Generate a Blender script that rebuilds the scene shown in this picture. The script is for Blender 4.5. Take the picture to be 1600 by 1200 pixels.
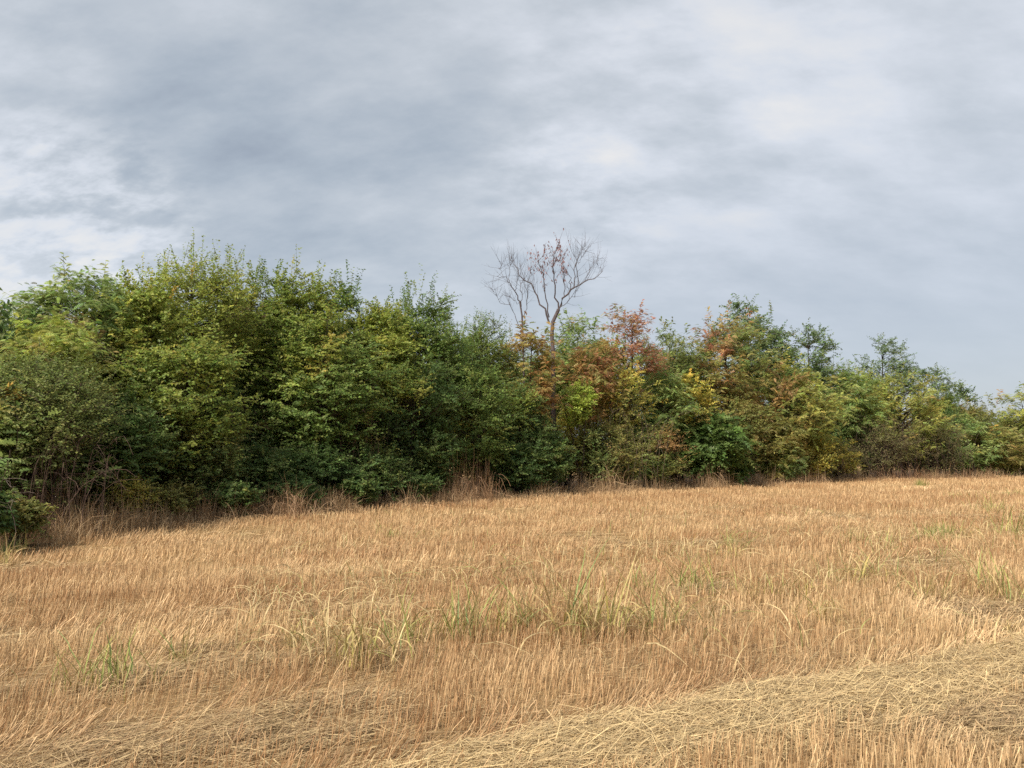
import bpy, math, random
import numpy as np

for o in list(bpy.data.objects):
    bpy.data.objects.remove(o)
SC = bpy.context.scene
COL = SC.collection
rng = np.random.default_rng(11)

# ------------------------------------------------------------------ camera
F_PX = 1204.0                    # focal length in pixels of the 1600 px wide photograph
PITCH = math.radians(4.98)
CAM = np.array([0.0, 0.0, 1.6])
cd = bpy.data.cameras.new('camera')
cd.sensor_width = 36.0
cd.lens = F_PX / 1600.0 * 36.0
cd.clip_start = 0.05
cd.clip_end = 3000.0
cam = bpy.data.objects.new('camera', cd)
cam.location = CAM
cam.rotation_euler = (math.pi / 2 + PITCH, 0, 0)
COL.objects.link(cam)
SC.camera = cam

# ------------------------------------------------------------------ exposure
SC.view_settings.view_transform = 'Standard'
SC.view_settings.look = 'None'
SC.view_settings.gamma = 1.0
SC.view_settings.use_curve_mapping = False
EXPO = 2.1
SC.view_settings.exposure = EXPO
K = 2.0 ** -EXPO
SC.cycles.use_denoising = False
SC.cycles.max_bounces = 6
SC.cycles.diffuse_bounces = 4
SC.cycles.transmission_bounces = 4
SC.cycles.glossy_bounces = 1
SC.cycles.caustics_reflective = False
SC.cycles.caustics_refractive = False
SC.cycles.filter_width = 1.5

# ------------------------------------------------------------------ sun and overcast sky
SUN_ELEV = math.radians(47.0)
SUN_AZ = math.radians(-138.0)     # from +Y, clockwise positive: behind the camera, to the left
sdir = np.array([math.sin(SUN_AZ) * math.cos(SUN_ELEV), math.cos(SUN_AZ) * math.cos(SUN_ELEV), math.sin(SUN_ELEV)])
ld = bpy.data.lights.new('sun', 'SUN')
ld.energy = 1.5
ld.angle = math.radians(14.0)
ld.color = (1.0, 0.93, 0.82)
sun = bpy.data.objects.new('sun', ld)
from mathutils import Vector
sun.rotation_euler = Vector(-sdir).to_track_quat('-Z', 'Y').to_euler()
sun.location = (0, 0, 40)
COL.objects.link(sun)

W = bpy.data.worlds.new('World')
SC.world = W
W.use_nodes = True
nt = W.node_tree
for n in list(nt.nodes):
    nt.nodes.remove(n)


class NT:
    """small helper for node trees"""
    def __init__(s, tree):
        s.t = tree
    def n(s, typ, ins=None, **kw):
        nd = s.t.nodes.new(typ)
        for k, v in kw.items():
            setattr(nd, k, v)
        for k, v in (ins or {}).items():
            sk = nd.inputs[k]
            if hasattr(v, 'is_output') or isinstance(v, bpy.types.NodeSocket):
                s.t.links.new(v, sk)
            else:
                sk.default_value = v
        return nd
    def math(s, op, a, b=0.0, clamp=False):
        return s.n('ShaderNodeMath', {0: a, 1: b}, operation=op, use_clamp=clamp).outputs[0]
    def mix(s, f, a, b):
        nd = s.t.nodes.new('ShaderNodeMix')
        nd.data_type = 'RGBA'
        for sk, v in ((nd.inputs[0], f), (nd.inputs[6], a), (nd.inputs[7], b)):
            if isinstance(v, bpy.types.NodeSocket):
                s.t.links.new(v, sk)
            else:
                sk.default_value = v if not isinstance(v, tuple) or len(v) == 4 else (*v, 1.0)
        return nd.outputs[2]
    def ramp(s, f, lo, hi, a=0.0, b=1.0):
        return s.n('ShaderNodeMapRange', {0: f, 1: lo, 2: hi, 3: a, 4: b}, interpolation_type='SMOOTHSTEP').outputs[0]


def lin(r, g, b):
    f = lambda c: (c / 255.0 / 12.92) if c <= 10 else ((c / 255.0 + 0.055) / 1.055) ** 2.4
    return (f(r), f(g), f(b))


def px_dir(x, y):
    d = np.array([(x - 800) / F_PX, 1.0 * math.cos(PITCH) - (600 - y) / F_PX * math.sin(PITCH),
                  math.sin(PITCH) + (600 - y) / F_PX * math.cos(PITCH)])
    return d / np.linalg.norm(d)


N = NT(nt)
tc = N.n('ShaderNodeTexCoord').outputs['Generated']
dirn = N.n('ShaderNodeVectorMath', {0: tc}, operation='NORMALIZE').outputs[0]
sx = N.n('ShaderNodeSeparateXYZ', {0: dirn})
zc = N.math('ADD', N.math('ABSOLUTE', sx.outputs[2]), 0.50)
px_ = N.math('DIVIDE', sx.outputs[0], zc)
py_ = N.math('DIVIDE', sx.outputs[1], zc)
pv = N.n('ShaderNodeCombineXYZ', {0: px_, 1: py_, 2: 0.0}).outputs[0]


def sky_noise(rot, sc, seed, scale, detail, rough, dist):
    mp = N.n('ShaderNodeMapping', {0: pv, 1: seed, 2: (0, 0, rot), 3: sc}).outputs[0]
    return N.n('ShaderNodeTexNoise', {'Vector': mp, 'Scale': scale, 'Detail': detail, 'Roughness': rough, 'Distortion': dist}).outputs['Fac']


big = sky_noise(0.5, (1.0, 1.0, 1), (3.1, 0.4, 0), 1.3, 4, 0.5, 0.0)
mid_n = sky_noise(0.62, (1.0, 2.0, 1), (1.7, 5.2, 0), 3.6, 9, 0.55, 0.0)
fine = sky_noise(0.55, (1.0, 1.7, 1), (7.3, 2.2, 0), 9.0, 9, 0.6, 0.0)
val = N.math('ADD', 0.56, N.math('MULTIPLY', N.math('SUBTRACT', big, 0.5), 0.55))
val = N.math('ADD', val, N.math('MULTIPLY', N.math('SUBTRACT', mid_n, 0.5), 0.80))
val = N.math('ADD', val, N.math('MULTIPLY', N.math('SUBTRACT', fine, 0.5), 0.48))


def blob(x, y, rad_deg, amt, noise=None):
    """a thicker (dark) or thinner (bright) part of the cloud deck"""
    global val
    d = N.n('ShaderNodeVectorMath', {0: dirn, 1: tuple(px_dir(x, y))}, operation='DOT_PRODUCT').outputs['Value']
    f = N.ramp(d, math.cos(math.radians(rad_deg)), 1.0, 0.0, amt)
    if noise is not None:
        f = N.math('MULTIPLY', f, N.ramp(noise, 0.36, 0.64, 0.25, 1.4))
    val = N.math('ADD', val, f)


blob(220, 270, 13, -0.14)
blob(540, 300, 17, -0.13)
blob(480, 100, 14, -0.09)
blob(950, 420, 12, -0.08)
blob(1050, 140, 16, 0.16, mid_n)
blob(880, 320, 9, 0.10, fine)
blob(1500, 150, 18, 0.06)
blob(20, 110, 6, 0.05, fine)
blob(130, 370, 9, 0.36, fine)
blob(0, 250, 5, 0.02, fine)
cr = N.n('ShaderNodeValToRGB', {0: val})
el = cr.color_ramp.elements
stops = [(0.0, lin(148, 157, 169)), (0.25, lin(172, 181, 190)), (0.5, lin(195, 201, 207)), (0.75, lin(218, 222, 228)), (1.0, lin(236, 234, 231))]
el[0].position, el[0].color = stops[0][0], (*[c * K for c in stops[0][1]], 1)
el[1].position, el[1].color = stops[-1][0], (*[c * K for c in stops[-1][1]], 1)
for p, c in stops[1:-1]:
    e = el.new(p)
    e.color = (*[q * K for q in c], 1)
# mist grey towards the horizon, where the deck is seen through more air
hz = N.ramp(sx.outputs[2], 0.04, 0.40, 0.85, 0.0)
side = N.ramp(sx.outputs[0], -0.25, 0.35, 0.15, 1.0)
sky_c = N.mix(N.math('MULTIPLY', hz, side), cr.outputs[0], (*[c * K for c in lin(180, 186, 196)], 1))
nish = N.n('ShaderNodeTexSky', sky_type='NISHITA', sun_disc=False, sun_elevation=SUN_ELEV, sun_rotation=SUN_AZ)
bg1 = N.n('ShaderNodeBackground', {0: nish.outputs[0], 1: 0.08})
bg2 = N.n('ShaderNodeBackground', {0: sky_c, 1: 1.0})
mx = N.n('ShaderNodeMixShader', {0: 0.93, 1: bg1.outputs[0], 2: bg2.outputs[0]})
wo = N.n('ShaderNodeOutputWorld', {0: mx.outputs[0]})

# ------------------------------------------------------------------ small maths
def at(x, y, Y):
    d = px_dir(x, y)
    return CAM + d * (Y / d[1])


def ground_hit(x, y):
    d = px_dir(x, y)
    return CAM + d * (-CAM[2] / d[2])


def smooth(e0, e1, x):
    t = np.clip((x - e0) / (e1 - e0), 0, 1)
    return t * t * (3 - 2 * t)


_perm = np.random.default_rng(5).random((256, 256))


def vnoise(x, y, seed=0):
    x = np.asarray(x, float) + seed * 17.31
    y = np.asarray(y, float) + seed * 9.77
    xi, yi = np.floor(x).astype(int), np.floor(y).astype(int)
    fx, fy = x - xi, y - yi
    fx, fy = fx * fx * (3 - 2 * fx), fy * fy * (3 - 2 * fy)
    g = lambda a, b: _perm[a % 256, b % 256]
    return (g(xi, yi) * (1 - fx) + g(xi + 1, yi) * fx) * (1 - fy) + (g(xi, yi + 1) * (1 - fx) + g(xi + 1, yi + 1) * fx) * fy


def nrm(a):
    return a / np.maximum(np.linalg.norm(a, axis=-1, keepdims=True), 1e-9)


def gz(x, y):
    """height of the ground"""
    x, y = np.asarray(x, float), np.asarray(y, float)
    near = np.exp(-((np.hypot(x, y)) / 60.0) ** 2)
    return near * (0.05 * (vnoise(x * 0.35, y * 0.35, 3) - 0.5) + 0.09 * (vnoise(x * 0.09, y * 0.09, 4) - 0.5))


# field directions: u along the drill rows, v across them (away from the camera)
DU = np.array([0.864, 0.504])
DV = np.array([-0.504, 0.864])


def uv_of(x, y):
    return x * DU[0] + y * DU[1], x * DV[0] + y * DV[1]


# foot of the hedge, traced on the ground
HEDGE_PX = [(-420, 1010), (-200, 930), (0, 872), (60, 856), (100, 848), (250, 826), (400, 812), (600, 795), (750, 785), (850, 777), (1000, 768),
            (1100, 763), (1250, 756), (1350, 751), (1480, 748.5), (1600, 747), (1750, 746.2), (2000, 745)]
HEDGE = np.array([ground_hit(x, y) for x, y in HEDGE_PX])
H_RATIO = HEDGE[:, 0] / HEDGE[:, 1]


def hedge_y(ratio):
    return np.interp(ratio, H_RATIO, HEDGE[:, 1])


def hedge_at_px(x):
    return float(np.interp(x, [p[0] for p in HEDGE_PX], HEDGE[:, 1]))


# ------------------------------------------------------------------ mesh helpers
class Acc:
    def __init__(s):
        s.V, s.F, s.C, s.n = [], [], [], 0
    def add(s, V, F, C):
        if len(V) == 0:
            return
        C = np.broadcast_to(np.asarray(C, float), (len(V), 3))
        s.V.append(V); s.F.append(F + s.n); s.C.append(C); s.n += len(V)
    def mesh(s, name, mat, smooth_shade=False):
        V = np.concatenate(s.V).astype(np.float32)
        F = np.concatenate(s.F).astype(np.int32)
        C = np.concatenate(s.C).astype(np.float32)
        me = bpy.data.meshes.new(name)
        me.vertices.add(len(V)); me.vertices.foreach_set('co', V.ravel())
        me.loops.add(F.size); me.loops.foreach_set('vertex_index', F.ravel())
        me.polygons.add(len(F))
        me.polygons.foreach_set('loop_start', np.arange(0, F.size, 3, dtype=np.int32))
        if smooth_shade:
            me.polygons.foreach_set('use_smooth', np.ones(len(F), bool))
        at_ = me.attributes.new('tint', 'FLOAT_COLOR', 'POINT')
        rgba = np.ones((len(V), 4), np.float32); rgba[:, :3] = np.clip(C, 0, 1)
        at_.data.foreach_set('color', rgba.ravel())
        me.materials.append(mat)
        me.update()
        return me


def link(name, me, parent=None, loc=None, **props):
    o = bpy.data.objects.new(name, me)
    COL.objects.link(o)
    if parent is not None:
        o.parent = parent
    if loc is not None:
        o.location = loc
    for k, v in props.items():
        o[k] = v
    return o


def thing(name, label, cat, loc, group=None):
    o = bpy.data.objects.new(name, None)
    o.empty_display_size = 0.2
    COL.objects.link(o)
    o.location = loc
    o['label'] = label
    o['category'] = cat
    if group:
        o['group'] = group
    return o


def strips(P, Wd, S):
    """ribbons: P (n,k,3) centre lines, Wd (n,k) widths, S (n,3) or (n,k,3) side vectors"""
    n, k = P.shape[:2]
    if S.ndim == 2:
        S = S[:, None, :]
    off = S * Wd[..., None] * 0.5
    V = np.stack([P - off, P + off], 2).reshape(-1, 3)
    i = np.arange(n)[:, None] * (2 * k) + np.arange(k - 1)[None] * 2
    F = np.stack([np.stack([i, i + 1, i + 3], -1), np.stack([i, i + 3, i + 2], -1)], 2).reshape(-1, 3)
    return V, F


def tubes(P, R, sides=4):
    """tapered tubes: P (n,k,3), R (n,k)"""
    n, k = P.shape[:2]
    T = nrm(np.gradient(P, axis=1))
    ref = np.where(np.abs(T[..., 2:3]) > 0.9, np.array([1.0, 0, 0]), np.array([0, 0, 1.0]))
    A = nrm(np.cross(T, ref)); B = np.cross(T, A)
    ang = np.arange(sides) / sides * 2 * math.pi
    V = P[:, :, None] + R[:, :, None, None] * (A[:, :, None] * np.cos(ang)[None, None, :, None] + B[:, :, None] * np.sin(ang)[None, None, :, None])
    base = np.arange(n)[:, None, None] * (k * sides) + np.arange(k - 1)[None, :, None] * sides
    s = np.arange(sides)[None, None]; s2 = (s + 1) % sides
    a, b, c, d = base + s, base + s2, base + sides + s2, base + sides + s
    F = np.stack([np.stack([a, b, c], -1), np.stack([a, c, d], -1)], 3).reshape(-1, 3)
    return V.reshape(-1, 3), F


def resample(pts, k):
    """smooth polyline through pts with k points"""
    pts = np.asarray(pts, float)
    t = np.concatenate([[0], np.cumsum(np.linalg.norm(np.diff(pts, axis=0), axis=1))])
    t /= t[-1]
    q = np.linspace(0, 1, k)
    return np.stack([np.interp(q, t, pts[:, i]) for i in range(3)], 1)


def leaves(P, D, Nn, L, Wd, fold=0.25, droop=0.15):
    """two-facet leaves folded along the midrib"""
    S = nrm(np.cross(D, Nn)); Nn = np.cross(S, D)
    L_, W_ = L[:, None], Wd[:, None]
    m = P + D * L_ * 0.45
    V = np.stack([P, m + S * W_ * 0.5 + Nn * W_ * fold, P + D * L_ - Nn * L_ * droop, m - S * W_ * 0.5 + Nn * W_ * fold], 1).reshape(-1, 3)
    i = np.arange(len(P))[:, None] * 4
    F = np.concatenate([i + np.array([[0, 1, 2]]), i + np.array([[0, 2, 3]])], 1).reshape(-1, 3)
    return V, F


def pinnate(P, D, Nn, L, pairs=5, wide=0.2, droop=0.35):
    """feather-shaped compound leaves: paired leaflets across an arching stalk"""
    n = len(P)
    S = nrm(np.cross(D, Nn)); Nn = np.cross(S, D)
    up = np.array([0, 0, 1.0])
    Vs, Fs, cnt = [], [], 0
    for j in range(pairs + 1):
        t = (j + 0.6) / (pairs + 0.6)
        c = P + D * (L * t)[:, None] - up * (droop * L * t * t)[:, None]
        w = L * wide * (0.75 + 0.5 * math.sin(math.pi * min(t, 0.95))) * (0.45 if j == pairs else 1.0)
        h = L * 0.42 / pairs
        dn = (0.25 * w)[:, None] * Nn
        V = np.stack([c - S * w[:, None] - dn + D * (h * 0.7)[:, None], c - D * h[:, None], c + S * w[:, None] - dn + D * (h * 0.7)[:, None], c + D * (h * 1.0)[:, None]], 1).reshape(-1, 3)
        i = np.arange(n)[:, None] * 4 + cnt
        Fs.append(np.concatenate([i + np.array([[0, 1, 3]]), i + np.array([[1, 2, 3]])], 1).reshape(-1, 3))
        Vs.append(V); cnt += 4 * n
    return np.concatenate(Vs), np.concatenate(Fs), (pairs + 1)


# ------------------------------------------------------------------ materials
def mat_leaf(name, transl=0.35, rough=0.5, spec=0.25, gain=1.0):
    m = bpy.data.materials.new(name); m.use_nodes = True
    t = m.node_tree; t.nodes.clear(); q = NT(t)
    a = q.n('ShaderNodeAttribute', attribute_name='tint')
    geo = q.n('ShaderNodeNewGeometry')
    nz = q.n('ShaderNodeTexNoise', {'Vector': geo.outputs['Position'], 'Scale': 23.0, 'Detail': 2.0})
    hv = q.n('ShaderNodeHueSaturation', {'Hue': 0.5, 'Saturation': 1.0, 'Value': q.ramp(nz.outputs['Fac'], 0.3, 0.7, 0.8 * gain, 1.2 * gain), 'Color': a.outputs['Color']})
    pb = q.n('ShaderNodeBsdfPrincipled', {'Base Color': hv.outputs[0], 'Roughness': rough, 'Specular IOR Level': spec})
    tl = q.n('ShaderNodeBsdfTranslucent', {0: hv.outputs[0]})
    mx = q.n('ShaderNodeMixShader', {0: transl, 1: pb.outputs[0], 2: tl.outputs[0]})
    q.n('ShaderNodeOutputMaterial', {0: mx.outputs[0]})
    return m


def mat_bark(name):
    m = bpy.data.materials.new(name); m.use_nodes = True
    t = m.node_tree; t.nodes.clear(); q = NT(t)
    a = q.n('ShaderNodeAttribute', attribute_name='tint')
    tcn = q.n('ShaderNodeTexCoord').outputs['Object']
    mp = q.n('ShaderNodeMapping', {0: tcn, 3: (14, 14, 3)}).outputs[0]
    nz = q.n('ShaderNodeTexNoise', {'Vector': mp, 'Scale': 2.0, 'Detail': 6.0, 'Roughness': 0.65})
    hv = q.n('ShaderNodeHueSaturation', {'Value': q.ramp(nz.outputs['Fac'], 0.3, 0.7, 0.55, 1.35), 'Color': a.outputs['Color']})
    bp = q.n('ShaderNodeBump', {'Strength': 0.6, 'Distance': 0.02, 'Height': nz.outputs['Fac']})
    pb = q.n('ShaderNodeBsdfPrincipled', {'Base Color': hv.outputs[0], 'Roughness': 0.9, 'Specular IOR Level': 0.1, 'Normal': bp.outputs[0]})
    q.n('ShaderNodeOutputMaterial', {0: pb.outputs[0]})
    return m


M_LEAF = mat_leaf('leaf', 0.45)
M_DRY = mat_leaf('dry_leaf', 0.2, 0.75, 0.1)
M_STRAW = mat_leaf('straw', 0.18, 0.55, 0.25, 0.88)
M_BLADE = mat_leaf('grass_blade', 0.28, 0.5, 0.25, 0.86)
M_BARK = mat_bark('bark')


def mat_ground():
    m = bpy.data.materials.new('field_soil'); m.use_nodes = True
    t = m.node_tree; t.nodes.clear(); q = NT(t)
    P = q.n('ShaderNodeNewGeometry').outputs['Position']
    rot = q.n('ShaderNodeMapping', {0: P, 2: (0, 0, -0.53)}).outputs[0]
    n1 = q.n('ShaderNodeTexNoise', {'Vector': q.n('ShaderNodeMapping', {0: rot, 3: (9, 26, 9)}).outputs[0], 'Scale': 3.0, 'Detail': 6.0, 'Roughness': 0.7}).outputs['Fac']
    n2 = q.n('ShaderNodeTexNoise', {'Vector': q.n('ShaderNodeMapping', {0: rot, 3: (0.35, 1.6, 1)}).outputs[0], 'Scale': 1.0, 'Detail': 5.0, 'Roughness': 0.6}).outputs['Fac']
    n3 = q.n('ShaderNodeTexNoise', {'Vector': P, 'Scale': 60.0, 'Detail': 3.0, 'Roughness': 0.7}).outputs['Fac']
    c = q.mix(q.ramp(n1, 0.38, 0.62), (0.17, 0.10, 0.05, 1), (0.46, 0.29, 0.13, 1))
    c = q.mix(q.ramp(n2, 0.35, 0.7, 0.0, 0.55), c, (0.40, 0.25, 0.11, 1))
    c = q.mix(q.ramp(n3, 0.45, 0.7, 0.0, 0.6), c, (0.56, 0.40, 0.20, 1))
    bp = q.n('ShaderNodeBump', {'Strength': 0.9, 'Distance': 0.03, 'Height': q.math('ADD', n1, n3)})
    pb = q.n('ShaderNodeBsdfPrincipled', {'Base Color': c, 'Roughness': 0.9, 'Specular IOR Level': 0.1, 'Normal': bp.outputs[0]})
    q.n('ShaderNodeOutputMaterial', {0: pb.outputs[0]})
    return m


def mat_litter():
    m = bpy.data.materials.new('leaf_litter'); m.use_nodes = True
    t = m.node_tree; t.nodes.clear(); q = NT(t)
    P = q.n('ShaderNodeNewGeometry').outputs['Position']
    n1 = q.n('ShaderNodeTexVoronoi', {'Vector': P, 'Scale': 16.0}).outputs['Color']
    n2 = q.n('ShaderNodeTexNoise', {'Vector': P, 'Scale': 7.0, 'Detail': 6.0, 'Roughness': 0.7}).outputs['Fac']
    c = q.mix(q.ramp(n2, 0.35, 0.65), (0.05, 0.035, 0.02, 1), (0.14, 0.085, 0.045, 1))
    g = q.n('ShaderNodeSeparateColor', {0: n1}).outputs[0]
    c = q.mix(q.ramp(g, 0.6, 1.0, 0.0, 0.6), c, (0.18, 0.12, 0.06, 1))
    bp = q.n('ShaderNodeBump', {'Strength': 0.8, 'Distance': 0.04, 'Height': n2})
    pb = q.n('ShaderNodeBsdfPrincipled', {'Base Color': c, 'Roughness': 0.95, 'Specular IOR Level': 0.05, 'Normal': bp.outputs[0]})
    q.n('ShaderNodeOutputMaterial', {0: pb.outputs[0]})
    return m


M_GROUND, M_LITTER = mat_ground(), mat_litter()

# ------------------------------------------------------------------ ground
t = np.linspace(-1, 1, 171)
gx = np.sign(t) * (np.abs(t) * 40 + np.abs(t) ** 7 * 1500)
gy = gx + 15
GX, GY = np.meshgrid(gx, gy, indexing='ij')
V = np.stack([GX, GY, gz(GX, GY)], -1).reshape(-1, 3)
n_ = len(t)
i = (np.arange(n_ - 1)[:, None] * n_ + np.arange(n_ - 1)[None]).ravel()
F = np.concatenate([np.stack([i, i + n_, i + n_ + 1], -1), np.stack([i, i + n_ + 1, i + 1], -1)])
a = Acc(); a.add(V, F, (0.3, 0.2, 0.1))
link('ground', a.mesh('ground', M_GROUND, True), kind='structure')

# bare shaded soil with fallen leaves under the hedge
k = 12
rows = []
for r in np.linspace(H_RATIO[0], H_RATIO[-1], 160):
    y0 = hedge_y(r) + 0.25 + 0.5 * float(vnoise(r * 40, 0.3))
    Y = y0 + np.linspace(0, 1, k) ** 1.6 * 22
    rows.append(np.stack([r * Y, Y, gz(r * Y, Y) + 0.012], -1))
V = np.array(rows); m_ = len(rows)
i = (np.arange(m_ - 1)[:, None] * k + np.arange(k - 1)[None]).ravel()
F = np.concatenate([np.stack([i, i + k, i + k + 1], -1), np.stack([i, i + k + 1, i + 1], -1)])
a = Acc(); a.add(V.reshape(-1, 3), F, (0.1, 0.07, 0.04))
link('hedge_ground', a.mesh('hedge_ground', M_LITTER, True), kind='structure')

# ------------------------------------------------------------------ trees
PAL = {   # leaf colours: list of (weight, rgb)
    'elm': [(5, (.105, .125, .022)), (4, (.075, .105, .020)), (2.5, (.155, .150, .025)), (1, (.050, .080, .020)), (.25, (.24, .17, .03))],
    'elmy': [(5, (.130, .148, .026)), (4, (.105, .128, .024)), (2, (.180, .176, .030)), (.25, (.24, .18, .035))],
    'mid': [(5, (.075, .105, .022)), (4, (.055, .085, .020)), (2, (.115, .135, .028)), (.3, (.19, .15, .03))],
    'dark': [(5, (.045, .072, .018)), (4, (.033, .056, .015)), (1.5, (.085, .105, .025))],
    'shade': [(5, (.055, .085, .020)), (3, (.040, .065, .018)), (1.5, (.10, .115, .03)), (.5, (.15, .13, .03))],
    'greygreen': [(5, (.088, .104, .026)), (4, (.068, .086, .022)), (2, (.13, .135, .034)), (.15, (.17, .11, .05))],
    'locust': [(5, (.115, .150, .042)), (3, (.085, .125, .034)), (2, (.165, .175, .045)), (.3, (.27, .18, .04))],
    'locust_y': [(4, (.150, .160, .034)), (3, (.115, .140, .034)), (2, (.20, .175, .036)), (.6, (.20, .125, .04))],
    'sumac': [(4, (.165, .185, .034)), (3, (.120, .150, .034)), (2, (.21, .205, .036)), (.5, (.16, .10, .04))],
    'locust_o': [(3, (.13, .132, .032)), (3, (.170, .122, .034)), (3.5, (.185, .098, .036)), (2, (.095, .115, .028)), (.8, (.15, .075, .034))],
    'red': [(5, (.185, .082, .042)), (3, (.20, .110, .048)), (1.5, (.13, .06, .036)), (2, (.12, .11, .034))],
    'yellow': [(4, (.24, .20, .034)), (4, (.18, .18, .034)), (1.2, (.30, .215, .04)), (2, (.12, .13, .03))],
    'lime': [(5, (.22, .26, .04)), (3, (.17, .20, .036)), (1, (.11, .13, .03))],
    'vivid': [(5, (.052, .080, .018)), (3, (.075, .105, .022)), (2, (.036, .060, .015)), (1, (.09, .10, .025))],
    'oak': [(5, (.060, .088, .032)), (3, (.085, .112, .040)), (1.5, (.12, .135, .05))],
    'olive': [(4, (.105, .105, .026)), (3, (.135, .120, .030)), (2, (.070, .085, .022)), (1, (.17, .105, .035))],
    'brown': [(3, (.100, .080, .032)), (3, (.074, .058, .026)), (3.5, (.085, .088, .026))],
    'yellowshrub': [(4, (.23, .19, .034)), (3, (.17, .155, .034)), (2, (.12, .125, .03))],
    'maroon': [(4, (.095, .045, .034)), (3, (.12, .065, .038)), (2, (.10, .09, .03))],
}


def pick(pal, n):
    p = PAL[pal]
    w = np.array([q[0] for q in p]); c = np.array([q[1] for q in p])
    return c[rng.choice(len(p), n, p=w / w.sum())] * np.array([2.42, 2.46, 2.9])


BARK_C = {'brown': (.075, .055, .042), 'grey': (.15, .13, .115), 'dark': (.035, .028, .022), 'dead': (.105, .085, .085)}


def make_tree(name, label, cat, x, behind, hw, top, bottom, style='broad', pal='elm', boughs=80, twigs=14, nleaf=14, leaf=0.075,
              shoots=16, depth_ratio=0.85, flat=0.45, lean=(0, 0), bark='brown', patch=None, group=None, stems=1, spray=0.95, shell=0.5, upright=0.25, pairs=3):
    Yb = hedge_at_px(x) + behind
    zt = at(x, top, Yb)[2]; zb = max(at(x, bottom, Yb)[2], 0.25)
    base = at(x, 600, Yb); base[2] = float(gz(base[0], base[1]))
    rx = hw * 1.15 / F_PX * Yb; ry = rx * depth_ratio
    shoot_len = min(1.15, 0.2 * (zt - zb)) if shoots else 0.0
    ct = np.array([lean[0], lean[1], (zt - shoot_len * 0.6 + zb) / 2 - base[2]])
    R = np.array([rx, ry, (zt - shoot_len * 0.6 - zb) / 2])
    root = thing(name, label, cat, base, group)
    wood, leafs = Acc(), Acc()
    H = zt - base[2]
    bc = np.array(BARK_C[bark])
    tr = max(0.03, 0.0105 * H)
    leaf = leaf * (1.12 if style == 'broad' else 1.12) * rng.uniform(.85, 1.2)
    # stems
    stem_lines = []
    for s in range(stems):
        off = rng.normal(0, 0.12 if stems > 1 else 0.0, 2) * (1 + rx * 0.3)
        topx = ct[:2] + (rng.normal(0, 0.35, 2) * R[:2] if stems > 1 else rng.normal(0, 0.08, 2) * R[:2])
        kk = 9
        q = np.linspace(0, 1, kk)
        line = np.stack([off[0] + (topx[0] - off[0]) * q + rng.normal(0, 0.03 * H / 5, kk) * (q > 0),
                         off[1] + (topx[1] - off[1]) * q + rng.normal(0, 0.03 * H / 5, kk) * (q > 0),
                         q * (ct[2] + R[2] * 0.6) - 0.05 * (q == 0)], -1)
        stem_lines.append(line)
        rad = tr * (1 - 0.85 * q) * (1.0 if stems == 1 else 0.6) + 0.008
        rad[0] *= 1.35
        wood.add(*tubes(line[None], rad[None], 6), bc)
    # boughs end spread through the crown, more of them towards the side that the field sees
    nb = boughs
    d = rng.normal(size=(nb * 3, 3)); d = nrm(d)
    keep = rng.random(nb * 3) < np.clip(0.60 - 0.50 * d[:, 1] + 0.12 * d[:, 2], 0.10, 1)
    d = d[keep][:nb]; nb = len(d)
    bump = 0.86 + 0.28 * vnoise(d[:, 0] * 2.3 + 11, d[:, 2] * 2.3 + d[:, 1] * 2, rng.integers(1000))
    rr = (shell + (1 - shell) * rng.random(nb) ** 0.6) * bump
    end = ct + d * R * rr[:, None]
    li = rng.integers(0, stems, nb)
    SL = np.array(stem_lines)
    q0 = np.clip((end[:, 2] - (0.35 + 0.5 * rng.random(nb)) * np.hypot(end[:, 0] - ct[0], end[:, 1] - ct[1])) / (ct[2] + R[2] * 0.6), 0.08, 0.97)
    fi = q0 * 8; i0 = np.minimum(fi.astype(int), 7); fr = (fi - i0)[:, None]
    st = SL[li, i0] * (1 - fr) + SL[li, i0 + 1] * fr
    midp = (st + end) / 2; midp[:, 2] += 0.12 * np.linalg.norm(end - st, axis=1) * rng.normal(0.4, 0.6, nb)
    q = np.linspace(0, 1, 6)[None, :, None]
    B = st[:, None] * (1 - q) ** 2 + 2 * midp[:, None] * q * (1 - q) + end[:, None] * q ** 2
    B += rng.normal(0, 0.025, B.shape) * np.sin(q * math.pi)
    blen = np.linalg.norm(end - st, axis=1)
    r0 = np.clip(0.013 * blen, 0.008, tr * 0.55)
    wood.add(*tubes(B, r0[:, None] * (1 - 0.8 * np.linspace(0, 1, 6))[None], 3), bc)
    bcol = pick(pal, nb)
    bcol = (0.62 * bcol + 0.38 * bcol.mean(0)) * rng.uniform(0.88, 1.14, (nb, 1))
    if patch:                       # boughs that have turned: (palette, direction, how many)
        for pp, pd, frac in patch:
            sc = (nrm(end - ct) @ nrm(np.array(pd, float))) + rng.normal(0, 0.12, nb)
            idx = np.argsort(-sc)[:max(1, int(frac * nb))]
            bcol[idx] = pick(pp, len(idx)) * rng.uniform(0.85, 1.15, (len(idx), 1))
    # twigs in flattened sprays round the outer part of each bough
    nt_ = twigs
    tt = rng.uniform(0.45, 1.0, (nb, nt_))
    ti = np.minimum((tt * 5).astype(int), 4); tf = (tt * 5 - ti)[..., None]
    bi = np.arange(nb)[:, None]
    tp = B[bi, ti] * (1 - tf) + B[bi, ti + 1] * tf
    bd = nrm(B[bi, ti + 1] - B[bi, ti])
    rd = rng.normal(size=(nb, nt_, 3)); rd[..., 2] *= flat
    td = nrm(bd * 0.55 + nrm(rd) * 0.95 + np.array([0, 0, upright]))
    tl = spray * rng.uniform(0.35, 0.8, (nb, nt_)) * np.clip(rx / 1.3, 0.55, 1.15)
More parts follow.
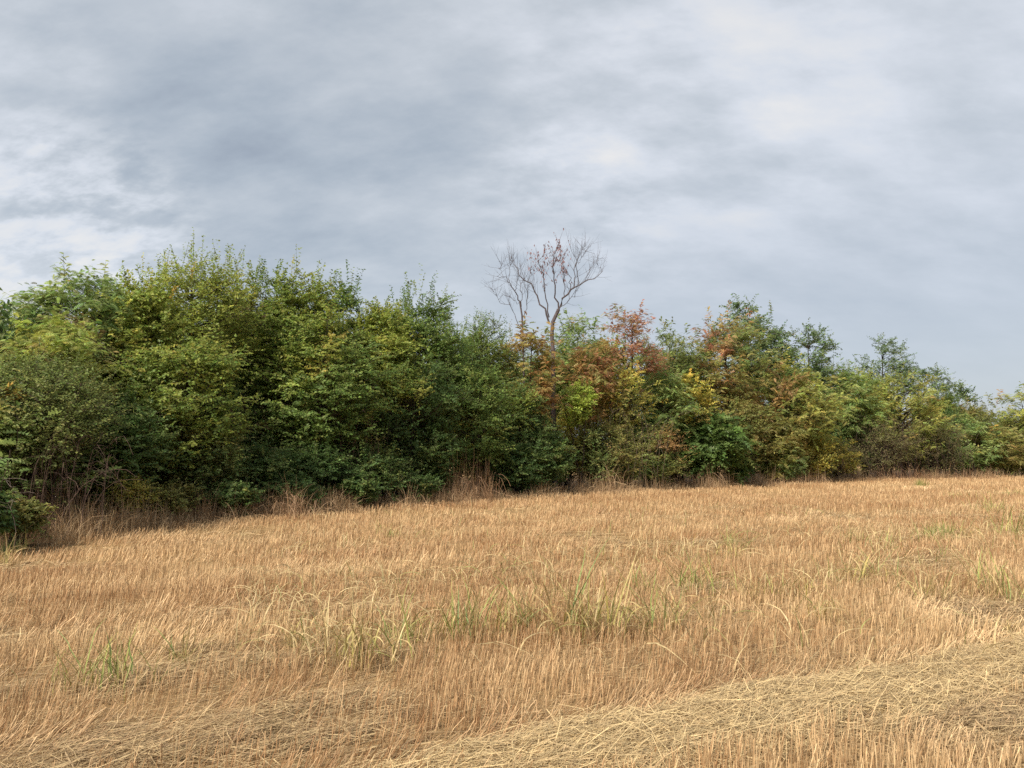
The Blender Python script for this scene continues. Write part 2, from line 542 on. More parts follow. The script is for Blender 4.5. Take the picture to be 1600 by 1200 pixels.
    tp, td, tl = tp.reshape(-1, 3), td.reshape(-1, 3), tl.reshape(-1)
    tcol = (0.7 * np.repeat(bcol, nt_, 0) + 0.3 * pick(pal, len(tp))) * rng.uniform(0.88, 1.12, (len(tp), 1))
    if shoots:
        ns = shoots
        sd = nrm(np.stack([rng.normal(0, 0.55, ns), rng.normal(-0.1, 0.5, ns), np.ones(ns)], -1))
        sp = ct + sd * R * rng.uniform(0.75, 0.98, (ns, 1))
        ud = nrm(np.stack([rng.normal(0, 0.22, ns), rng.normal(0, 0.22, ns), np.ones(ns)], -1))
        sl = shoot_len * rng.uniform(0.6, 1.25, ns)
        tp = np.concatenate([tp, np.repeat(sp, 2, 0)]); td = np.concatenate([td, np.repeat(ud, 2, 0) + rng.normal(0, .05, (2 * ns, 3))])
        tl = np.concatenate([tl, np.repeat(sl, 2)])
        tcol = np.concatenate([tcol, np.repeat(pick(pal, ns), 2, 0)])
    nw = len(tp)
    droopt = rng.uniform(0.0, 0.25, nw)
    tq = np.linspace(0, 1, 2)
    TL = tp[:, None] + td[:, None] * (tl[:, None] * tq)[..., None]
    TL[..., 2] -= droopt[:, None] * tl[:, None] * tq ** 2
    side = nrm(np.cross(td, rng.normal(size=(nw, 3))))
    wood.add(*strips(TL[::2], np.broadcast_to((0.010 - 0.006 * tq)[None], (len(TL[::2]), 2)), side[::2]), bc * 0.9)
    # leaves
    nl = nleaf
    lt = (np.arange(nl)[None] + rng.uniform(0, 1, (nw, nl))) / nl * 0.92 + 0.08
    lp = tp[:, None] + td[:, None] * (tl[:, None] * lt)[..., None]
    lp[..., 2] -= droopt[:, None] * tl[:, None] * lt ** 2
    sgn = np.where((np.arange(nl) % 2) == 0, 1.0, -1.0)[None, :, None]
    sv = nrm(np.cross(td, np.array([0, 0, 1.0]) + rng.normal(0, 0.3, td.shape)))[:, None]
    ldr = nrm(td[:, None] * 0.55 + sv * sgn * 0.8 + rng.normal(0, 0.28, (nw, nl, 3)) + np.array([0, 0, -0.12]))
    outw = nrm(tp - ct)[:, None] * np.array([1, 1, 0.4])
    ln = nrm(np.array([0, 0, 0.75]) + 0.55 * outw + rng.normal(0, 0.42, (nw, nl, 3)))
    lc = (tcol[:, None] * rng.uniform(0.76, 1.24, (nw, nl, 1)) * (1 + rng.normal(0, 0.07, (nw, nl, 3)))).reshape(-1, 3)
    lp, ldr, ln = lp.reshape(-1, 3), ldr.reshape(-1, 3), ln.reshape(-1, 3)
    n = len(lp)
    if style == 'broad':
        L = leaf * rng.uniform(0.65, 1.25, n)
        V, F = leaves(lp, ldr, ln, L, L * rng.uniform(0.5, 0.72, n))
        leafs.add(V, F, np.repeat(lc, 4, 0))
    else:
        L = leaf * rng.uniform(0.7, 1.2, n)
        V, F, rep = pinnate(lp, ldr, ln, L, pairs=pairs, wide=0.22)
        leafs.add(V, F, np.tile(np.repeat(lc, 4, 0), (rep, 1)))
    link('trunk', wood.mesh(name + '_trunk', M_BARK), root)
    link('crown', leafs.mesh(name + '_crown', M_LEAF), root, kind='stuff')
    return root


def copy_tree(root, label, x, behind, rotz, scale, group=None):
    """another tree of the same kind: copies of the thing and of its parts"""
    Yb = hedge_at_px(x) + behind
    b = at(x, 600, Yb); b[2] = 0.0
    r = root.copy(); COL.objects.link(r)
    r.location = b; r.rotation_euler = (0, 0, rotz); r.scale = (scale[0], scale[0], scale[1])
    r['label'] = label
    if group:
        r['group'] = group
    for ch in list(root.children):
        c = ch.copy(); COL.objects.link(c); c.parent = r
    return r


NEAR_P = dict(style='pinnate', leaf=0.15, twigs=9, nleaf=7, flat=0.4, shoots=6, pairs=6)
P_ = dict(style='pinnate', leaf=0.19, twigs=9, nleaf=7, flat=0.4, shoots=6)
# ---- back row: tree tops that make the skyline
make_tree('elm_tree', 'tallest yellow-green leafy tree of the hedge with spiky upright top shoots', 'tree', 300, 4.6, 108, 375, 640, pal='elmy', boughs=150, twigs=13, nleaf=13, shoots=42, leaf=.075)
make_tree('elm_tree', 'olive leafy tree between the tallest tree and the feathery one with a maroon branch', 'tree', 215, 4.2, 75, 420, 640, pal='elmy', boughs=80, shoots=16)
make_tree('locust_tree', 'feathery grey-green tree with a maroon branch near the left end of the skyline', 'tree', 118, 5.0, 82, 408, 600, pal='locust', boughs=75, patch=[('maroon', (0.25, -0.7, -0.05), 0.10)], **NEAR_P)
make_tree('locust_tree', 'thin grey-green feathery tree cut by the left edge of the picture', 'tree', 0, 6.0, 65, 462, 640, pal='greygreen', boughs=40, **NEAR_P)
make_tree('sumac_tree', 'yellow-green small tree with rusty drooping fronds and dark stems left of the tallest tree', 'tree', 88, 3.2, 74, 482, 640, pal='sumac', boughs=58, patch=[('olive', (-0.5, -0.6, 0.2), 0.16), ('brown', (0.3, -0.6, -0.3), 0.1)], **NEAR_P)
make_tree('elm_tree', 'sparse open-topped tree just right of the tallest tree, sky showing through it', 'tree', 385, 5.6, 48, 400, 600, pal='elm', boughs=30, shoots=12)
make_tree('elm_tree', 'green tree with tall thin shoots and a withered brown branch below its top', 'tree', 462, 4.6, 92, 402, 660, pal='elm', boughs=115, shoots=26, patch=[('maroon', (-0.45, -0.4, 0.62), 0.045)])
make_tree('elm_tree', 'slender tree with wispy shoots at the dip in the skyline', 'tree', 530, 4.8, 42, 412, 640, pal='mid', boughs=50, shoots=14)
make_tree('elm_tree', 'broad green tree with finger-like upright shoots left of the bare dead tree', 'tree', 655, 4.2, 80, 430, 680, pal='mid', boughs=120, shoots=24, patch=[('elmy', (-0.7, -0.5, 0.1), 0.2)])
make_tree('elm_tree', 'yellowish round tree on the near side of the tree with finger-like shoots', 'tree', 592, 3.6, 58, 462, 660, pal='elmy', boughs=75, shoots=12)
make_tree('elm_tree', 'low dull green tree with ragged top beside the dead tree', 'tree', 752, 5.2, 62, 476, 680, pal='mid', boughs=75, shoots=16, patch=[('olive', (0.5, -0.5, 0.2), 0.15)])
make_tree('locust_tree', 'orange-brown feathery sapling standing against the dead tree', 'tree', 832, 2.6, 40, 492, 660, pal='locust_o', boughs=38, **P_)
make_tree('locust_tree', 'green feathery tree right behind the dead tree', 'tree', 908, 5.0, 52, 478, 640, pal='locust', boughs=55, **P_)
make_tree('locust_tree', 'rust-red topped tree with dry drooping leaves right of the dead tree', 'tree', 982, 3.6, 50, 466, 620, pal='red', boughs=44, bark='dark', shell=.62, **P_)
make_tree('locust_tree', 'brownish feathery tree with a red side between the dead tree and the rust-red top', 'tree', 925, 2.8, 48, 520, 670, pal='locust_o', boughs=42, patch=[('red', (0.4, -0.5, 0.5), 0.2)], **P_)
make_tree('locust_tree', 'pale green small-leaved tree on the skyline between the red top and the orange tree', 'tree', 1050, 6.0, 52, 492, 640, pal='greygreen', boughs=50, **P_)
make_tree('oak_tree', 'dark green broad tree rising behind the orange-brown tree, highest right of the dead tree', 'tree', 1172, 8.5, 70, 456, 620, pal='oak', boughs=95, shoots=3, leaf=.12, nleaf=10, twigs=12)
make_tree('locust_tree', 'orange-brown and green feathery tree, highest of the turning trees', 'tree', 1140, 4.4, 70, 472, 660, pal='locust_o', boughs=80, patch=[('red', (-0.5, -0.3, 0.7), 0.16), ('locust', (0.6, -0.4, 0.3), 0.25)], **P_)
make_tree('oak_tree', 'dark dense tree with knobbly top standing alone on the skyline right of the orange tree', 'tree', 1264, 8.0, 46, 496, 640, pal='oak', boughs=62, shoots=3, leaf=.12, nleaf=10, twigs=12)
make_tree('locust_tree', 'wide domed feathery tree, green on top and brown beneath, below the dark knobbly tree', 'tree', 1228, 3.0, 92, 545, 715, pal='locust_y', boughs=110, patch=[('olive', (-0.2, -0.6, -0.7), 0.25), ('locust_o', (-0.4, -0.6, 0.6), 0.18)], **P_)
make_tree('oak_tree', 'dark pointed tree top standing above the yellow-green trees near the right', 'tree', 1385, 8.0, 46, 516, 650, pal='oak', boughs=66, shoots=3, leaf=.12, nleaf=10, twigs=12)
make_tree('oak_tree', 'short dark tree stepping down the skyline right of the pointed tree top', 'tree', 1450, 8.5, 40, 560, 660, pal='oak', boughs=46, shoots=3, leaf=.12, nleaf=10, twigs=12)
make_tree('oak_tree', 'lowest dark tree of the skyline, next to the notch of open sky', 'tree', 1497, 9.0, 28, 592, 690, pal='oak', boughs=34, shoots=3, leaf=.12, nleaf=10, twigs=12)
make_tree('locust_tree', 'wide yellow-green feathery tree below the dark pointed tree top', 'tree', 1405, 3.2, 78, 560, 725, pal='locust_y', boughs=100, **P_)
make_tree('locust_tree', 'green feathery shoulder between the domed tree and the wide yellow-green tree', 'tree', 1325, 4.6, 48, 560, 700, pal='locust', boughs=60, **P_)
make_tree('locust_tree', 'ochre and green tree at the right edge of the picture', 'tree', 1592, 4.5, 52, 594, 725, pal='locust_y', boughs=70, patch=[('yellow', (0.0, -0.7, 0.3), 0.25)], **P_)
make_tree('locust_tree', 'small olive tree at the notch of open sky near the right edge', 'tree', 1532, 5.0, 34, 610, 725, pal='olive', boughs=44, **P_)
make_tree('shrub', 'rounded green bush at the foot of the notch near the right edge', 'shrub', 1515, 2.6, 42, 640, 746, pal='locust', boughs=50, **P_)
make_tree('locust_tree', 'ochre tree just past the right edge of the picture', 'tree', 1680, 5.0, 60, 590, 735, pal='locust_o', boughs=55, **P_)

# ---- front row
make_tree('elm_tree', 'drooping green tree with layered boughs under the tallest tree', 'tree', 290, 2.2, 105, 520, 740, pal='elm', boughs=105, flat=.3, shoots=0, upright=0.0)
make_tree('elm_tree', 'dark green tree with layered horizontal sprays right of the shady hollow', 'tree', 500, 2.6, 98, 490, 730, pal='mid', boughs=110, flat=.28, shoots=0, upright=0.0, patch=[('elmy', (-0.2, -0.5, 0.8), 0.2)])
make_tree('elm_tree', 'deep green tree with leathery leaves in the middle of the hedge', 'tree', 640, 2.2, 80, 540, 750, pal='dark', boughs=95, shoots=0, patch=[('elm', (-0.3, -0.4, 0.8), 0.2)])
make_tree('elm_tree', 'dark green drooping tree in front of the low ragged one', 'tree', 745, 2.2, 66, 545, 760, pal='mid', boughs=85, shoots=4)
make_tree('elm_tree', 'green tree with olive top at the foot of the orange-brown sapling', 'tree', 812, 2.0, 48, 575, 770, pal='shade', boughs=62, shoots=4, patch=[('elmy', (-0.3, -0.4, 0.8), 0.2)])
make_tree('thorn_shrub', 'dense grey-green small-leaved thorn bush at the left edge', 'shrub', 55, 2.2, 120, 545, 735, pal='greygreen', boughs=130, leaf=.05, nleaf=14, twigs=14, shoots=10, stems=4)
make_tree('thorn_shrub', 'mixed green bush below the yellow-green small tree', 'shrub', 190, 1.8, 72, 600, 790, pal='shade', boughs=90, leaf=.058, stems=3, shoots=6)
make_tree('shrub', 'dark shrub with broad shaded leaves in the lower left corner of the hedge', 'shrub', -22, .9, 40, 745, 868, pal='dark', boughs=46, leaf=.085, nleaf=10, twigs=10, stems=4, shoots=4)
make_tree('privet_shrub', 'small yellowish bush among the dry grass near the left', 'shrub', 212, 0.9, 36, 735, 806, pal='yellowshrub', boughs=34, leaf=.045, nleaf=12, twigs=11, stems=5, shoots=6)
make_tree('thorn_shrub', 'grey-green arching bush below the layered boughs', 'shrub', 325, 1.6, 66, 655, 800, pal='olive', boughs=75, leaf=.055, stems=4, shoots=6, patch=[('shade', (0.4, -0.5, -0.2), 0.45)])
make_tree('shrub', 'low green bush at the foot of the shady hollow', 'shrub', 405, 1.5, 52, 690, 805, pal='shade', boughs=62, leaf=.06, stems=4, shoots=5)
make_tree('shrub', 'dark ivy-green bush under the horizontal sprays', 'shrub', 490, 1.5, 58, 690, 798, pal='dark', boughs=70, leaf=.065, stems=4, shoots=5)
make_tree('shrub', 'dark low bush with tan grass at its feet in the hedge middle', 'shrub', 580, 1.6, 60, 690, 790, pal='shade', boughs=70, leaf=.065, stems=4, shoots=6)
make_tree('sapling', 'upright glossy sapling with pale green tips in the hedge middle', 'sapling', 682, 1.3, 34, 640, 785, pal='shade', boughs=46, leaf=.07, stems=2, shoots=8)
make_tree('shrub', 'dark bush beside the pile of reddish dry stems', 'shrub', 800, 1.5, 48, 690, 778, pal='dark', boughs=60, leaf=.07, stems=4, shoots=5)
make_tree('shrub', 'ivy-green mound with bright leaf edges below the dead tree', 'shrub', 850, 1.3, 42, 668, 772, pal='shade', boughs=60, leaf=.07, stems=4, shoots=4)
make_tree('lime_shrub', 'bright lime-yellow bush in front of the dead tree', 'shrub', 905, 1.9, 28, 588, 668, pal='lime', boughs=36, leaf=.085, nleaf=11, twigs=10, stems=2, shoots=5)
make_tree('maple_tree', 'golden yellow-leaved small tree below the rust-red top', 'tree', 968, 2.6, 50, 552, 690, pal='yellow', boughs=56, leaf=.10, nleaf=10, twigs=10, shoots=6, bark='grey', patch=[('olive', (0.2, -0.6, -0.6), 0.3)])
make_tree('shrub', 'olive tangled bush with bare twigs under the golden tree', 'shrub', 945, 1.6, 56, 640, 765, pal='olive', boughs=62, leaf=.07, stems=5, shoots=6, patch=[('shade', (-0.4, -0.6, 0), 0.3)])
make_tree('shrub', 'green bush with rusty leaves left of the vivid green one', 'shrub', 1020, 1.6, 50, 655, 762, pal='olive', boughs=62, leaf=.075, stems=4, shoots=6, patch=[('locust_o', (0.4, -0.5, 0.1), 0.25)])
make_tree('locust_tree', 'soft green feathery tree between the golden tree and the yellow bush', 'tree', 1035, 3.0, 46, 555, 700, pal='locust', boughs=50, **P_)
make_tree('maple_tree', 'yellow-leaved bush below the orange-brown tree', 'shrub', 1082, 2.2, 36, 568, 690, pal='yellow', boughs=42, leaf=.11, nleaf=9, twigs=10, shoots=4, patch=[('olive', (0.4, -0.5, -0.5), 0.3)])
make_tree('locust_tree', 'olive leaning tree in the shade below the orange-brown tree', 'tree', 1150, 2.4, 52, 600, 740, pal='olive', boughs=58, leaf=.11, nleaf=10, twigs=10, shoots=3)
make_tree('ailanthus_shrub', 'vivid green feathery bush, the greenest of the hedge', 'shrub', 1108, 1.5, 50, 640, 742, pal='vivid', boughs=52, stems=3, **{**P_, 'leaf': .32})
make_tree('ailanthus_sapling', 'small fresh green sapling with paired leaves at the foot of the vivid green bush', 'sapling', 1150, 0.5, 14, 715, 757, pal='vivid', boughs=10, stems=2, **{**P_, 'leaf': .26, 'shoots': 3})
make_tree('shrub', 'bright green low bush right of the vivid green one', 'shrub', 1215, 1.3, 34, 690, 752, pal='locust', boughs=36, stems=3, **P_)
make_tree('shrub', 'yellow-green leafy bush at the foot of the domed tree', 'shrub', 1262, 1.3, 34, 672, 750, pal='yellowshrub', boughs=40, leaf=.10, nleaf=9, twigs=10, stems=3, shoots=6)
make_tree('shrub', 'yellowish low bush right of the yellow-green leafy one', 'shrub', 1308, 1.3, 28, 682, 748, pal='yellowshrub', boughs=34, leaf=.10, nleaf=9, twigs=10, stems=3, shoots=5)
make_tree('locust_tree', 'brown-green shaded tree under the domed tree', 'tree', 1200, 2.2, 60, 620, 745, pal='olive', boughs=60, **P_)
make_tree('shrub', 'dusky brown-green thicket under the wide yellow-green tree', 'shrub', 1375, 2.0, 62, 650, 750, pal='brown', boughs=60, stems=4, leaf=.07, nleaf=9)
make_tree('shrub', 'brown twiggy thicket left of the rounded green bush', 'shrub', 1450, 2.0, 55, 648, 748, pal='brown', boughs=54, stems=4, leaf=.07, nleaf=9)
make_tree('shrub', 'olive bush at the far right foot of the hedge', 'shrub', 1572, 2.2, 50, 660, 746, pal='olive', boughs=52, stems=3, **P_)

LAND = [(-40, 'the left edge'), (20, 'the edge thorn bush'), (88, 'the rusty-fronded small tree'), (150, 'the feathery maroon-branched tree'), (212, 'the small yellowish bush'), (255, 'the olive leafy tree'),
        (300, 'the tallest tree'), (345, 'the layered boughs'), (385, 'the sparse open-topped tree'), (425, 'the shady hollow'), (462, 'the withered brown branch'), (500, 'the horizontal sprays'),
        (530, 'the wispy dip'), (560, 'the reddish twigs'), (592, 'the yellowish round tree'), (625, 'the tan-footed low bush'), (655, 'the finger-like shoots'), (690, 'the pale-tipped sapling'), (720, 'the dark drooping tree'),
        (752, 'the reddish stem pile'), (790, 'the ragged low tree'), (815, 'the slim dead stem'), (850, 'the ivy-green mound'), (880, 'the tall dead tree'), (905, 'the lime bush'), (935, 'the tangled olive bush'),
        (968, 'the golden tree'), (1000, 'the rust-red top'), (1035, 'the soft green tree'), (1062, 'the pale skyline tree'), (1085, 'the yellow bush'), (1110, 'the vivid green bush'), (1145, 'the orange-brown tree'),
        (1172, 'the highest dark tree'), (1215, 'the bright low bush'), (1245, 'the domed tree'), (1264, 'the knobbly dark tree'), (1285, 'the brown canes'), (1308, 'the yellowish low bush'), (1330, 'the green shoulder'),
        (1360, 'the dusky thicket'), (1385, 'the pointed tree top'), (1410, 'the wide yellow-green tree'), (1435, 'the twiggy thicket'), (1460, 'the short dark tree'), (1480, 'the grey cane tangle'), (1500, 'the lowest dark tree'),
        (1520, 'the rounded green bush'), (1540, 'the small olive tree'), (1570, 'the far olive bush'), (1595, 'the ochre edge tree'), (1640, 'the right edge')]
_used = set()


def place_label(head, x):
    d_ = sorted(LAND, key=lambda q_: abs(q_[0] - x))
    for q_ in d_:
        for form in ('%s behind %s', '%s a little left of %s' if x < q_[0] else '%s a little right of %s'):
            lab = form % (head, q_[1])
            if lab not in _used and len(lab.split()) <= 16:
                _used.add(lab)
                return lab
    return head


make_tree('shrub', 'low dark bush reaching down to the field between the straw heap and the left edge', 'shrub', 40, .55, 30, 785, 860, pal='olive', boughs=40, leaf=.055, nleaf=11, twigs=11, stems=4, shoots=4)
make_tree('shrub', 'low olive bush in front of the arching one, hemmed by rusty grass', 'shrub', 275, .7, 34, 750, 822, pal='olive', boughs=40, leaf=.05, nleaf=11, twigs=11, stems=4, shoots=4)
make_tree('shrub', 'low dark bush between the two rusty grass mounds', 'shrub', 368, .6, 32, 752, 814, pal='shade', boughs=38, leaf=.055, nleaf=11, twigs=11, stems=4, shoots=4)
make_tree('shrub', 'low ivy-dark bush right of the rusty mound of the shady hollow', 'shrub', 470, .6, 32, 745, 806, pal='dark', boughs=38, leaf=.06, nleaf=11, twigs=11, stems=4, shoots=4)
make_tree('shrub', 'low green bush between the pale wispy clump and the tall pale tuft', 'shrub', 560, .6, 32, 735, 799, pal='shade', boughs=38, leaf=.06, nleaf=11, twigs=11, stems=4, shoots=4)
make_tree('shrub', 'low leafy bush left of the reddish cone-shaped pile', 'shrub', 655, .6, 30, 735, 792, pal='shade', boughs=36, leaf=.065, nleaf=11, twigs=11, stems=4, shoots=4)

# ---- deep rows: more trees of the same kinds further inside the strip of woodland
kinds = {}
for o in COL.objects:
    if o.parent is None and 'category' in o and o['category'] == 'tree':
        kinds.setdefault(o.name.split('.')[0], []).append(o)
spots = [('elm_tree', 30, 7.5), ('elm_tree', 170, 7.5), ('elm_tree', 255, 7), ('elm_tree', 345, 7.5), ('elm_tree', 430, 7), ('elm_tree', 505, 7.5), ('elm_tree', 570, 7), ('elm_tree', 625, 8),
         ('elm_tree', 690, 7.5), ('elm_tree', 740, 8), ('elm_tree', 790, 7.5), ('elm_tree', 850, 8), ('elm_tree', 905, 8), ('elm_tree', 955, 7.5), ('elm_tree', 1010, 8),
         ('elm_tree', 1060, 8), ('elm_tree', 1110, 8.5), ('elm_tree', 1210, 7), ('elm_tree', 1300, 8), ('elm_tree', 1345, 8), ('elm_tree', 1425, 7), ('elm_tree', 1470, 7), ('elm_tree', 1545, 8), ('elm_tree', 1620, 8)]
skyl = [(0, 470), (120, 425), (270, 400), (400, 420), (520, 430), (570, 470), (650, 455), (780, 495), (950, 500), (1060, 505), (1150, 480), (1230, 510), (1300, 540), (1325, 565), (1380, 540), (1440, 570), (1500, 605), (1535, 625), (1600, 608), (1700, 605)]
spots += [('elm_tree', -20 + 70 * j_, 11.0 + 1.5 * (j_ % 2)) for j_ in range(24)]
for j, (kd, x, bh) in enumerate(spots):
    src = kinds[kd][j % 6]
    Yb = hedge_at_px(x) + bh
    zt = at(x, float(np.interp(x, [p[0] for p in skyl], [p[1] for p in skyl])) + (14 if j < 24 else 45), Yb)[2]
    hsrc = max(v[2] for v in src.children[0].bound_box)
    hsrc = max(hsrc, max(v[2] for v in src.children[-1].bound_box))
    sc_ = zt / hsrc
    copy_tree(src, place_label('shaded leafy tree in the second row' if j < 24 else 'dim tree at the very back', x), x, bh, 0.7 * j, (max(sc_, 0.8), sc_), 'trees deep inside the woodland strip')

shrubs = [o for o in COL.objects if o.parent is None and o.get('category') == 'shrub' and o.name.split('.')[0] in ('shrub', 'thorn_shrub')]
for j in range(84):
    x = -40 + j * 42 if j < 40 else (1240 + (j - 40) * 27 if j < 54 else -20 + (j - 54) * 45)
    bh = (3.4 if j < 40 else 5.2) + 2.0 * float(rng.random())
    src = shrubs[(j * 5) % len(shrubs)]
    hsrc = max(v[2] for v in src.children[-1].bound_box)
    copy_tree(src, place_label('dim undergrowth bush in the shade', x), x, bh, 1.1 * j, (1.25, (3.0 if j < 40 else 4.4) / hsrc * float(rng.uniform(.8, 1.2))), 'undergrowth bushes in the shade')

# ------------------------------------------------------------------ the dead tree
def px_line(pts, Y, dy=0.0):
    out = []
    for q, (zx, zy) in enumerate(pts):          # measured on an enlarged cut of the picture
        out.append(at(760 + zx / 4.8, 350 + zy / 4.8, Y + dy * q / max(1, len(pts) - 1)))
    return np.array(out)


def dead_tree(name, label, Y, trunk, limbs, r_trunk, leafy=None, seed=1):
    g = np.random.default_rng(seed)
    tl = px_line(trunk, Y)
    base = np.array([tl[0][0], tl[0][1], float(gz(tl[0][0], tl[0][1]))])
    tl = np.concatenate([[base + np.array([0.05, 0, -0.05])], tl])
    root = thing(name, label, 'tree', base)
    bc = np.array(BARK_C['dead'])
    limbs = [(p_, a_ * .78, b_ * .7, c_) for p_, a_, b_, c_ in limbs]
    L = resample(tl - base, 14)
    rad = np.linspace(r_trunk, r_trunk * 0.55, 14)
    a = Acc(); a.add(*tubes(L[None], rad[None], 8), bc * 1.1)
    link('trunk', a.mesh('dead_trunk', M_BARK, True), root)
    for pts, r0, r1, dy in limbs:
        tw, lf = Acc(), Acc()
        P = resample(px_line(pts, Y, dy) - base, 12)
        P[1:-1] += g.normal(0, 0.035, (10, 3))
        a = Acc(); a.add(*tubes(P[None], np.linspace(r0, r1, 12)[None], 5), bc * g.uniform(0.85, 1.1))
        limb = link('limb', a.mesh('dead_limb', M_BARK, True), root)
        ln_ = np.linalg.norm(np.diff(P, axis=0), axis=1).sum()
        n = max(5, int(ln_ * 8))
        t = g.uniform(0.3, 1, n) * 11; i0 = np.minimum(t.astype(int), 10); f = (t - i0)[:, None]
        s0 = P[i0] * (1 - f) + P[i0 + 1] * f
        d0 = nrm(P[i0 + 1] - P[i0])
        td = nrm(d0 * 0.7 + g.normal(0, 0.5, (n, 3)) + np.array([0, 0, 0.45]))
        le = g.uniform(0.25, 1.0, n)
        q = np.linspace(0, 1, 5)
        T = s0[:, None] + td[:, None] * (le[:, None] * q)[..., None]
        T[..., 2] += 0.12 * le[:, None] * q ** 2
        T += g.normal(0, 0.012, T.shape) * q[None, :, None]
        tw.add(*tubes(T, np.broadcast_to((0.0062 - 0.0047 * q)[None], (n, 5)), 3), bc * 0.95)
        # second order
        T2s = T[:, 2]; n2 = n
        td2 = nrm(td + g.normal(0, 0.6, (n, 3))); le2 = le * 0.5
        T2 = T2s[:, None] + td2[:, None] * (le2[:, None] * q)[..., None]
        tw.add(*tubes(T2, np.broadcast_to((0.0036 - 0.0024 * q)[None], (n, 5)), 3), bc * 0.95)
        if leafy and leafy(pts):
            m = n * 6
            k_ = g.integers(0, n, m)
            p = T[k_, g.integers(1, 5, m)]
            d = nrm(np.stack([g.normal(0, 0.3, m), g.normal(0, 0.3, m), -np.ones(m)], -1))
            Ln = g.uniform(0.06, 0.14, m)
            V, F = leaves(p, d, nrm(g.normal(size=(m, 3))), Ln, Ln * 0.33, 0.3, 0.2)
            lf.add(V, F, np.repeat(np.array([.27, .15, .145]) * g.uniform(.7, 1.5, (m, 1)), 4, 0))
        link('twigs', tw.mesh('dead_twigs', M_BARK), limb, kind='stuff')
        if lf.n:
            link('dry_leaves', lf.mesh('dead_leaves', M_DRY), limb, kind='stuff')
    return root


YD = hedge_at_px(860) + 3.4
dead_tree('dead_tree', 'bare dead tree with grey forked limbs rising high above the middle of the hedge', YD,
          [(500, 1300), (500, 950), (488, 820), (495, 740), (525, 690), (542, 640)],
          [([(470, 740), (440, 640), (400, 590), (385, 565), (370, 510), (310, 440), (235, 370), (220, 310), (185, 240)], .055, .012, .4),
           ([(542, 640), (570, 570), (640, 500), (690, 455), (735, 430), (800, 405), (875, 350)], .06, .012, -.5),
           ([(542, 640), (518, 540), (505, 400), (500, 300), (512, 210), (540, 150)], .045, .010, .2),
           ([(470, 700), (445, 590), (430, 480), (425, 380), (400, 280), (440, 195)], .035, .009, -.5),
           ([(655, 485), (655, 350), (690, 250), (745, 165)], .026, .007, .5),
           ([(628, 510), (630, 400), (590, 320), (520, 275)], .024, .008, .3),
           ([(585, 545), (585, 420), (562, 320), (555, 230)], .022, .007, -.4),
           ([(690, 455), (685, 370), (668, 270), (630, 180)], .02, .007, -.3),
           ([(735, 430), (780, 340), (810, 270)], .018, .006, .5),
           ([(690, 300), (720, 240), (760, 180)], .012, .005, .2),
           ([(850, 362), (825, 260), (805, 215)], .012, .005, -.2),
           ([(310, 440), (330, 380), (335, 340)], .014, .006, -.3),
           ([(540, 640), (600, 590), (660, 530), (690, 500)], .02, .006, -.8),
           ([(545, 860), (600, 800), (650, 740)], .02, .008, -.6)],
          .125, leafy=lambda p: p[-1][0] < 570 and p[-1][1] < 345 and p[-1][0] > 330, seed=4)
dead_tree('dead_tree', 'slim bare dead stem with hooked twigs just left of the tall dead tree', YD + 1.0,
          [(285, 1300), (278, 1000), (272, 800), (265, 640), (250, 580)],
          [([(250, 580), (230, 530), (180, 460), (160, 420), (130, 400), (80, 388)], .035, .008, -.3),
           ([(170, 440), (172, 330), (182, 240)], .016, .006, .3),
           ([(215, 500), (240, 410), (236, 370)], .018, .007, -.3),
           ([(262, 620), (262, 460), (290, 370)], .022, .007, .4),
           ([(270, 700), (310, 640), (300, 560), (320, 450)], .02, .007, -.4),
           ([(255, 600), (200, 560), (170, 540)], .014, .006, .3),
           ([(130, 400), (110, 340), (108, 290)], .010, .005, .2),
           ([(275, 820), (180, 620), (95, 575), (40, 480)], .02, .006, -.4)],
          .06, seed=9)

